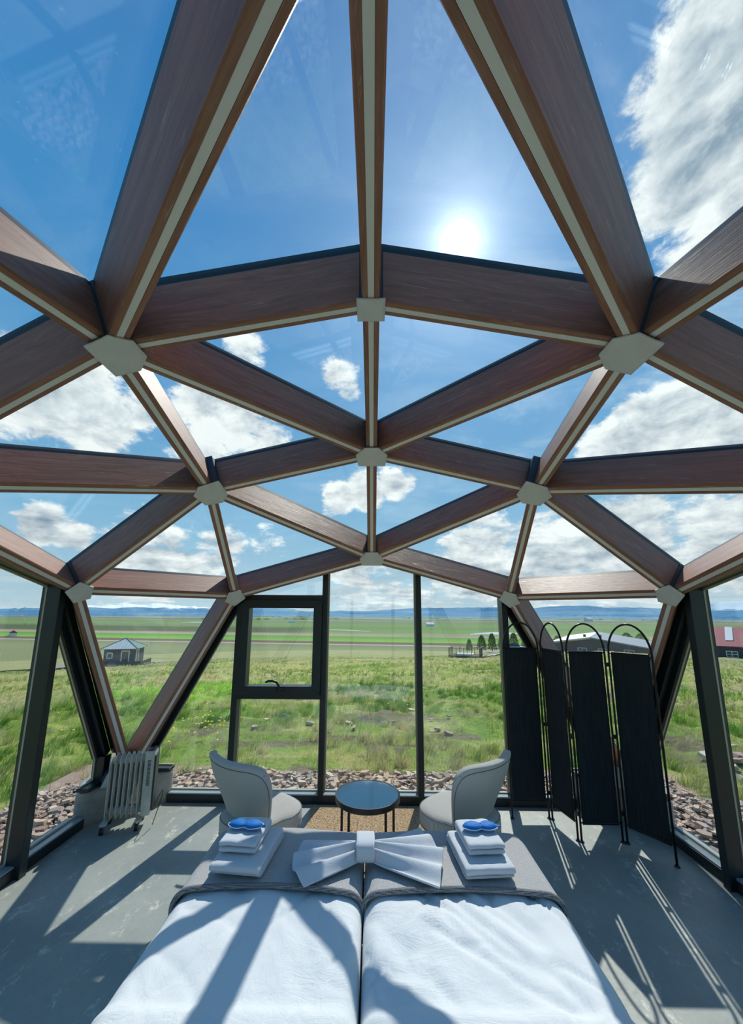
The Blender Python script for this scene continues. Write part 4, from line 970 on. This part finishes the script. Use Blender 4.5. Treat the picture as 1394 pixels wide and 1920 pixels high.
def bed(cx, hw, side):
    t = empty('bed', (cx, 0, 0)); tag(t, f'{side} single bed of the pushed together pair', 'bed')
    MB().box((-hw + .03, -.98, .10), (hw - .03, FOOT - .05, .27)).build('base', 'bed_base', t, bevel=.01)
    MB().box((-hw + .025, -.98, .272), (hw - .025, FOOT - .045, BED_TOP - .03)).build('mattress', 'mattress_ticking', t, bevel=.05)
    for a in (-1, 1):
        for b in (-.9, FOOT - .15): MB().cyl((a * (hw - .1), b), .025, 0, .10, 12).build('leg', 'black_metal', t)
    # duvet
    sd = 1 if side == 'right' else 2
    hang = .26
    def wr(x, y):
        a = float(vnoise(x * 5 + sd * 9, y * 3.2, 3)); 
        d1 = abs(float(vnoise((x + y * .8) * 4.6 + sd * 5, (y - x * .8) * 1.5, 2)) - .5); d2 = abs(float(vnoise((x * .9 - y * .5) * 6 + sd * 3, (y + x) * 1.6 + 4, 2)) - .5)
        return (a - .5) * .026 - max(0, .09 - d1) * .16 * (1 if sd == 1 else .35) - max(0, .06 - d2) * .13
    def fd(u, v):
        X = (u * 2 - 1) * (hw + hang); Y = -.86 + v * (FOOT - .10 + .86)
        # the outer side hangs long, the side against the other bed stays shallow
        inner = (X > 0) == (side == 'left')
        if inner: X = max(-(hw + .18), min(hw + .18, X))
        x, y, dz = drape(X, Y, hw, 5, .075)
        puff = .012 * (1 - (x / hw) ** 2)
        y2 = y; k = sst(-.86, -.74, Y)
        z = BED_TOP + puff + dz + .016 * float(sst(-.02, -.09, Y)) + wr(x, y) * (1 if dz > -.03 else .4) + (float(k) - 1) * .10
        if dz < -.06: x += (1 if x > 0 else -1) * (.008 + .012 * float(vnoise(y * 6, 3.3 + sd, 3)))
        if inner: x = max(-hw + .001, min(hw - .001, x))
        return (cx + x, y2, z)
    o = grid('duvet', 'white_linen', fd, 90, 120, solid=.012, off_=-1); tag(o, f'crumpled white duvet spread over the {side} bed', 'duvet', 'white duvets')
    # grey runner
    def fb(u, v):
        X = (u * 2 - 1) * (hw + .20); Y = .50 + v * (FOOT + .36 - .50)
        inner = (X > 0) == (side == 'left')
        if inner: X = max(-(hw + .17), min(hw + .17, X))
        x, y, dz = drape(X, Y, hw + .012, FOOT + .012, .085)
        puff = .012 * (1 - (x / hw) ** 2)
        y += .012 * math.sin(x * 4 + sd) * (1 - v) + (-.015 * (x / hw) ** 2) * (1 - v)
        if inner: x = max(-hw + .002, min(hw - .002, x))
        z = BED_TOP + .026 + puff + dz + (float(vnoise(x * 3 + sd, y * 3, 3)) - .5) * .014
        return (cx + x, y, z)
    t2 = grid('blanket', 'grey_blanket', fb, 70, 60, solid=.014, off_=-1); tag(t2, f'grey woven throw across the foot of the {side} bed', 'blanket', 'grey throws')
    pts = [Vector(fb(i / 70, 0)) + Vector((0, -.002, -.004)) for i in range(71)]
    pts = [p for i, p in enumerate(pts) if i == 0 or (p - pts[i - 1]).length > 1e-4]
    MB().tube(pts, .013, 8).build('hem', 'blanket_hem', t2, smooth=True)
bed(-.487, .455, 'left'); bed(.452, .478, 'right')

# ------------------------------------------------------------------ towels
def folded_towel(name, cx, cy, z0, w, l, rz, layers, th, lab, seed, cat='towel', group=None):
    """a strip of terry folded back and forth: section in (y, z), folds at the front, extruded across x"""
    rs = np.random.default_rng(seed); r_ = th / 2
    path = []; z = r_
    for k in range(layers):
        ys = (-l / 2 + r_, l / 2 - r_) if k % 2 == 0 else (l / 2 - r_, -l / 2 + r_)
        jit = (rs.random() - .5) * .018
        for q in range(9): path.append((ys[0] + (ys[1] - ys[0]) * q / 8 + (jit if q > 4 else 0), z))
        if k < layers - 1:
            e = ys[1] + jit; s_ = 1 if ys[1] > 0 else -1
            for q in range(1, 5): a = -math.pi / 2 + math.pi * q / 5; path.append((e + s_ * math.cos(a) * th * .5, z + th / 2 + math.sin(a) * th / 2))
        z += th
    mw = Matrix.Rotation(rz, 4, 'Z'); mw.translation = (cx, cy, z0)
    t = empty(name, (cx, cy, z0), rz); tag(t, lab, cat, group)
    n = 12; V = []
    for (y, zz) in path:
        e = 1 - .02 * rs.random()
        for i in range(n + 1):
            u = i / n * 2 - 1; ed = abs(u) ** 6
            V.append((u * w / 2 * e, y + (float(vnoise(u * 2 + seed, zz * 40, 2)) - .5) * .012, zz * (1 - .10 * ed) + (float(vnoise(u * 3 + seed, y * 9, 2)) - .5) * .005))
    Fq = [(j * (n + 1) + i, j * (n + 1) + i + 1, (j + 1) * (n + 1) + i + 1, (j + 1) * (n + 1) + i) for j in range(len(path) - 1) for i in range(n)]
    mb = MB(); mb.add(V, Fq); o = mb.build('folded_cloth', 'white_terry', t, smooth=True)
    md = o.modifiers.new('thick', 'SOLIDIFY'); md.thickness = th * .86; md.offset = 0; md2 = o.modifiers.new('sub', 'SUBSURF'); md2.levels = 1; md2.render_levels = 1
    return z0 + z
TZ0 = .552
zt = folded_towel('bath_towel', -.655, .715, TZ0, .27, .37, -.10, 3, .021, 'large folded white bath towel at the bottom of the left pile', 3)
zt2 = folded_towel('hand_towel', -.685, .72, zt - .006, .205, .27, -.06, 2, .029, 'small folded white towel on top of the left pile', 4)
zr = folded_towel('bath_towel', .592, .715, TZ0, .26, .36, .09, 3, .021, 'large folded white bath towel at the bottom of the right pile', 5)
zr2 = folded_towel('hand_towel', .605, .735, zr - .006, .20, .27, .08, 2, .029, 'small folded white towel on top of the right pile', 6)
def eye_mask(cx, cy, z, rz, lab):
    t = empty('eye_mask', (cx, cy, z), rz); tag(t, lab, 'eye mask')
    n = 64; out = []
    for i in range(n):
        a = 2 * math.pi * i / n; c, s_ = math.cos(a), math.sin(a)
        x = .098 * c; y = .040 * s_ * (1 + .25 * abs(c))
        if s_ > 0: y -= .020 * math.exp(-(x / .028) ** 2)
        else: y += .014 * math.exp(-(x / .020) ** 2)
        out.append((x, y))
    V = [(0, .0, .020)]; Fq = []
    rings = 8
    for k in range(1, rings + 1):
        f = k / rings
        for (x, y) in out:
            zz = .022 * math.sqrt(max(0, 1 - f ** 2.2)) * (.62 + .38 * min(1, abs(x * f) / .045)) + (float(vnoise(x * 60, y * 120, 2)) - .5) * .003 * (1 - f)
            V.append((x * f, y * f, zz + .002))
    for i in range(n): Fq.append((0, 1 + i, 1 + (i + 1) % n))
    for k in range(rings - 1):
        for i in range(n): a0, a1 = 1 + k * n + i, 1 + k * n + (i + 1) % n; Fq.append((a0, a0 + n, a1 + n, a1))
    b0 = len(V); V += [(x, y, -.004) for x, y in out]; 
    for i in range(n): a0, a1 = 1 + (rings - 1) * n + i, 1 + (rings - 1) * n + (i + 1) % n; Fq.append((a0, b0 + i, b0 + (i + 1) % n, a1))
    Fq.append(tuple(range(b0, b0 + n))[::-1])
    mb = MB(); mb.add(V, Fq); mb.build('pad', 'blue_satin', t, smooth=True)
    MB().tube([(x * 1.01, y * 1.02, .001) for x, y in out], .0022, 6, closed=True).build('piping', 'white_paint', t, smooth=True)
    MB().box((.094, -.012, -.003), (.112, .004, .006)).build('strap_tab', 'blue_satin', t, bevel=.002)
eye_mask(-.688, .728, zt2 + .002, -.10, 'blue satin eye mask with white piping on the left towel pile')
eye_mask(.612, .745, zr2 + .002, .06, 'blue satin eye mask with white piping on the right towel pile')
def towel_bow():
    t = empty('towel_bow', (-.022, .70, TZ0 + .004), 0); tag(t, 'white towel folded into a bow where the two beds meet', 'towel')
    def wing(sg):
        nu, nv = 26, 60
        def f(u, v):
            vv = v * 2 - 1; uu = u
            half = .050 + ((.190 if sg < 0 else .250) - .050) * uu ** .9
            if sg < 0: L_ = .345 * math.sqrt(max(0, 1 - (abs(vv) ** 2.6) * .30 * 1)) ; yo = -.025 * uu
            else: L_ = .345 + .045 * (1 - abs(vv)) - .02 * (vv < 0) * abs(vv); yo = .01 * uu
            x = .035 + (L_) * uu - (.035 * uu * vv ** 2 if sg < 0 else 0)
            if sg > 0: x -= .05 * uu * max(0, vv) * 1 - .0
            y = vv * half + yo - (.03 * uu * (1 if sg < 0 else .2))
            pl = math.cos(vv * math.pi * (3.0 if sg < 0 else 3.5) + .4) * (.021 - .004 * uu)
            dome_ = .040 * (1 - vv * vv) * (1 - .70 * uu)
            z = .014 + dome_ + pl * (1 - .3 * abs(vv)) + .006
            return (sg * x, y, max(z, .006))
        grid('wing', 'white_terry', f, nu, nv, t, solid=.010, subsurf=1, off_=0)
    wing(-1); wing(1)
    n = 28; V = []; m_ = 8
    for i in range(n):
        a = 2 * math.pi * i / n; c, s_ = math.cos(a), math.sin(a)
        yy = math.copysign(abs(c) ** .6, c) * .082; zz = .055 + math.copysign(abs(s_) ** .6, s_) * .052
        for j in range(m_ + 1):
            u = j / m_ * 2 - 1; V.append((u * .050 + .002 * math.sin(i), yy * (1 - .05 * u * u), max(.004, zz) ))
    Fq = [(i * (m_ + 1) + j, i * (m_ + 1) + j + 1, ((i + 1) % n) * (m_ + 1) + j + 1, ((i + 1) % n) * (m_ + 1) + j) for i in range(n) for j in range(m_)]
    mb = MB(); mb.add(V, Fq); o = mb.build('band', 'white_terry', t, smooth=True); md = o.modifiers.new('thick', 'SOLIDIFY'); md.thickness = .012; md.offset = 1; md = o.modifiers.new('sub', 'SUBSURF'); md.levels = 1; md.render_levels = 1
towel_bow()

# ------------------------------------------------------------------ round table
t = empty('round_table', (-.022, 1.60, 0)); tag(t, 'round side table with mirror dark top and four thin black legs', 'table')
tp = MB().cyl((0, 0), .236, .484, .489, 72).build('table_top', 'table_mirror', t)
mb = MB(); seg = 72; pr = [(.226, .452), (.248, .452), (.250, .455), (.250, .488), (.247, .491), (.238, .491), (.236, .488), (.236, .470), (.226, .470)]
V = [(r_ * math.cos(2 * math.pi * i / seg), r_ * math.sin(2 * math.pi * i / seg), z) for i in range(seg) for r_, z in pr]; q = len(pr)
mb.add(V, [(i * q + j, ((i + 1) % seg) * q + j, ((i + 1) % seg) * q + (j + 1) % q, i * q + (j + 1) % q) for i in range(seg) for j in range(q)]); mb.build('rim', 'black_metal', t)
for (lx, ly) in ((-.135, -.135), (.135, -.135), (-.205, .115), (.205, .115)):
    MB().cyl((lx, ly), .010, .0062, .468, 12).build('leg', 'black_metal', t)
mb = MB(); pts = [(-.135, -.135, .03), (.135, -.135, .03), (.205, .115, .03), (-.205, .115, .03)]; mb.tube(pts + [pts[0]], .006, 8).build('brace', 'black_metal', t)

# ------------------------------------------------------------------ chairs
def chair(x, y, rz, lab):
    t = empty('chair', (x, y, .0075), rz); tag(t, lab, 'chair', 'beige chairs by the round table')   # faces local +y
    # seat: rounded D plan
    n = 48; plan = []
    for i in range(n):
        a = 2 * math.pi * i / n; c, s_ = math.cos(a), math.sin(a); e = .75
        px = math.copysign(abs(c) ** e, c) * (.262 if s_ > 0 else .235); py = math.copysign(abs(s_) ** e, s_) * .272 + .022
        plan.append((px, py))
    prof = [(.90, .335), (.97, .345), (1.0, .37), (1.0, .43), (.985, .448), (.93, .462), (.80, .470), (.55, .475), (.25, .477)]
    V = [(x_ * f, y_ * f, z) for f, z in prof for x_, y_ in plan]; Fq = [(k * n + i, k * n + (i + 1) % n, (k + 1) * n + (i + 1) % n, (k + 1) * n + i) for k in range(len(prof) - 1) for i in range(n)]
    V.append((0, 0, .335)); V.append((0, 0, .478)); Fq += [((i + 1) % n, i, len(V) - 2) for i in range(n)] + [((len(prof) - 1) * n + i, (len(prof) - 1) * n + (i + 1) % n, len(V) - 1) for i in range(n)]
    mb = MB(); mb.add(V, Fq); st = mb.build('seat', 'chair_fabric', t, smooth=True)
    MB().tube([(x_ * .987, y_ * .987, .449) for x_, y_ in plan], .003, 6, closed=True).build('piping', 'chair_piping', st, smooth=True)
    MB().tube([(x_ * .99, y_ * .99, .352) for x_, y_ in plan], .003, 6, closed=True).build('piping', 'chair_piping', st, smooth=True)
    # back: curved shell, wider and flaring at the top with rounded shoulders
    def shell(u, v, o_=0.0):
        """u in -1..1 across, v in 0..1 up"""
        z = .40 + .465 * v
        wid = .215 + .085 * sst(.0, .85, v) + .014 * v
        wid = float(wid)
        ang = u * (1.02 + .10 * v)
        rr = wid / math.sin(1.02)
        px = math.sin(ang) * rr * 1.0; py = -math.cos(ang) * rr * .62 - .10 - .085 * v ** 1.3 + .11
        z += .028 * u * u * v ** 3 + .0
        nx, ny = math.sin(ang), -math.cos(ang) * .9
        l_ = math.hypot(nx, ny); return Vector((px + nx / l_ * o_, py + ny / l_ * o_, z))
    def rsq(a, b):
        # unit square -> rounded top shoulders
        if b > .0:
            k = 5.0
            m_ = (abs(a) ** k + b ** k) ** (1 / k)
            mx = max(abs(a), b)
            f = mx / m_ if m_ > 0 else 1
            return a * f, b * f
        return a, b
    nu, nv = 32, 26
    def f(u, v):
        a, b = u * 2 - 1, v; a, b = rsq(a, b) if b > .02 else (a, b)
        return tuple(shell(a, b))
    o = grid('backrest', 'chair_fabric', f, nu, nv, t)
    md = o.modifiers.new('thick', 'SOLIDIFY'); md.thickness = .05; md.offset = 0; md.use_even_offset = False
    bv = o.modifiers.new('round', 'BEVEL'); bv.width = .018; bv.segments = 3; bv.limit_method = 'ANGLE'; bv.angle_limit = 1.0
    pts = []
    for i in range(0, 23): a, b = rsq(-.93, i / 22 * .93 if i else .001); pts.append(shell(a * .99, b, .027))
    for i in range(1, 36): a, b = rsq(-.93 + 1.86 * i / 36, .93); pts.append(shell(a, b, .027))
    for i in range(22, -1, -1): a, b = rsq(.93, i / 22 * .93 if i else .001); pts.append(shell(a * .99, b, .027))
    MB().tube(pts, .0028, 6).build('piping', 'chair_piping', o, smooth=True)
    for (lx, ly) in ((-.17, .17), (.17, .17), (-.16, -.15), (.16, -.15)):
        MB().tube([(lx, ly, .34), (lx * 1.18, ly * 1.18, .0)], [.017, .011], 12).build('leg', 'black_metal', t)
    return t
chair(-.80, 1.385, math.radians(-36), 'beige upholstered chair left of the round table, back to the bed')
chair(.665, 1.43, math.radians(42), 'beige upholstered chair right of the round table, back to the bed')

# ------------------------------------------------------------------ oil heater
def heater():
    t = empty('oil_heater', (-2.15, 2.07, 0), math.radians(17)); tag(t, 'cream oil filled radiator on castors in the left corner', 'heater'); t.scale = (.92, .92, .94)
    n = 7; pitch = .044; D = .070
    x0 = -.175
    for k in range(n):
        x = x0 + k * pitch; mb = MB()
        out = []
        for (y, z) in ((-D, .13), (-D * .75, .095), (D * .75, .095), (D, .13), (D, .60), (D * .72, .635), (0, .652), (-D * .72, .635), (-D, .60)): out.append((y, z))
        q = len(out); th = .004
        mb.add([(x - th, y, z) for y, z in out] + [(x + th, y, z) for y, z in out], [tuple(range(q)), tuple(range(q, 2 * q))[::-1]] + [(i, i + q, (i + 1) % q + q, (i + 1) % q) for i in range(q)])
        for yy in (-.035, .035): mb.tube([(x, yy, .15), (x, yy, .58)], .013, 8)
        mb.build('fin', 'heater_enamel', t)
    for z in (.15, .585): MB().tube([(x0 - .012, 0, z), (x0 + n * pitch, 0, z)], .040, 18).build('oil_tube', 'heater_enamel', t, smooth=True)
    xb = x0 + n * pitch - .012
    bx = MB().box((xb, -.082, .10), (xb + .085, .082, .655)).build('control_box', 'heater_enamel', t, bevel=.012)
    for k in range(20): MB().box((xb + .030, -.0845, .36 + k * .0115), (xb + .058, -.080, .365 + k * .0115)).build('vent_slot', 'black_plastic', bx)
    MB().box((xb + .015, -.045, .654), (xb + .07, .045, .662)).build('display', 'black_plastic', bx, bevel=.002)
    MB().box((xb + .086, -.07, .14), (xb + .10, .07, .62)).build('side_cover', 'dark_steel', bx, bevel=.004)
    for x, nm in ((x0 + .0, 'a'), (xb - .01, 'b')):
        ft = MB().box((x - .025, -.115, .070), (x + .035, .115, .082)).build('foot_bracket', 'heater_enamel', t, bevel=.006)
        for yy in (-.10, .10):
            w_ = MB().tube([(x - .014, yy, .028), (x + .016, yy, .028)], .028, 20).build('castor', 'black_plastic', ft); MB().cyl((x, yy), .007, .03, .075, 8).build('castor_stem', 'chrome', w_)
    cd = MB(); pts = []
    for i in range(30):
        f = i / 29; pts.append((xb + .10 + .075 * math.sin(f * math.pi) + .02 * f, -.05 - .03 * f, .14 + .20 * math.sin(f * math.pi * .98) * (1 - .1 * f) - .13 * f * f))
    cd.tube(pts, .0035, 6).build('power_cord', 'black_plastic', t, smooth=True)
heater()

# ------------------------------------------------------------------ folding screen
def screen():
    P = [(1.29, 2.29), (1.67, 2.30), (1.735, 1.935), (2.11, 1.935), (2.31, 1.62)]
    t = empty('folding_screen', (P[0][0], P[0][1], 0)); tag(t, 'black four panel folding screen with arched tube frames', 'screen')
    org = Vector((P[0][0], P[0][1], 0))
    for i in range(4):
        a, b = Vector((*P[i], 0)) - org, Vector((*P[i + 1], 0)) - org; d = (b - a).normalized(); w = (b - a).length
        a2, b2 = a + d * .018, b - d * .018; r_ = (b2 - a2).length / 2; mid = (a2 + b2) / 2; zt_ = 1.52; hh = 1.775 - zt_
        pn = empty('panel', a2, math.atan2(d.y, d.x), t); W = 2 * r_
        pts = [(0, 0, .012), (0, 0, .8), (0, 0, zt_)] + [(r_ - r_ * math.cos(q), 0, zt_ + hh * math.sin(q)) for q in [math.pi * k / 24 for k in range(1, 24)]] + [(W, 0, zt_), (W, 0, .8), (W, 0, .012)]
        fr = MB(); fr.tube(pts, .0085, 10); fr.build('frame', 'screen_tube', pn, smooth=True)
        MB().tube([(0, 0, zt_), (W, 0, zt_)], .006, 8).build('cross_rail', 'screen_tube', pn); MB().tube([(0, 0, .145), (W, 0, .145)], .006, 8).build('cross_rail', 'screen_tube', pn)
        def fc(u, v): return (.020 + (W - .04) * u, .004 * math.sin(u * 9 + i) * math.sin(v * 3.1), .13 + (zt_ + .012 - .13) * v)
        grid('fabric', 'black_canvas', fc, 10, 24, pn, solid=.005, off_=0)
        for xx in (0, W): MB().cyl((xx, 0), .020, 0, .012, 16, r1=.015).build('foot', 'black_plastic', pn)
        if i < 3:
            for zz in (.22, .82, 1.42): MB().box((W - .004, -.010, zz - .018), (W + .04, .010, zz + .018)).build('hinge', 'black_metal', pn, bevel=.003)
screen()
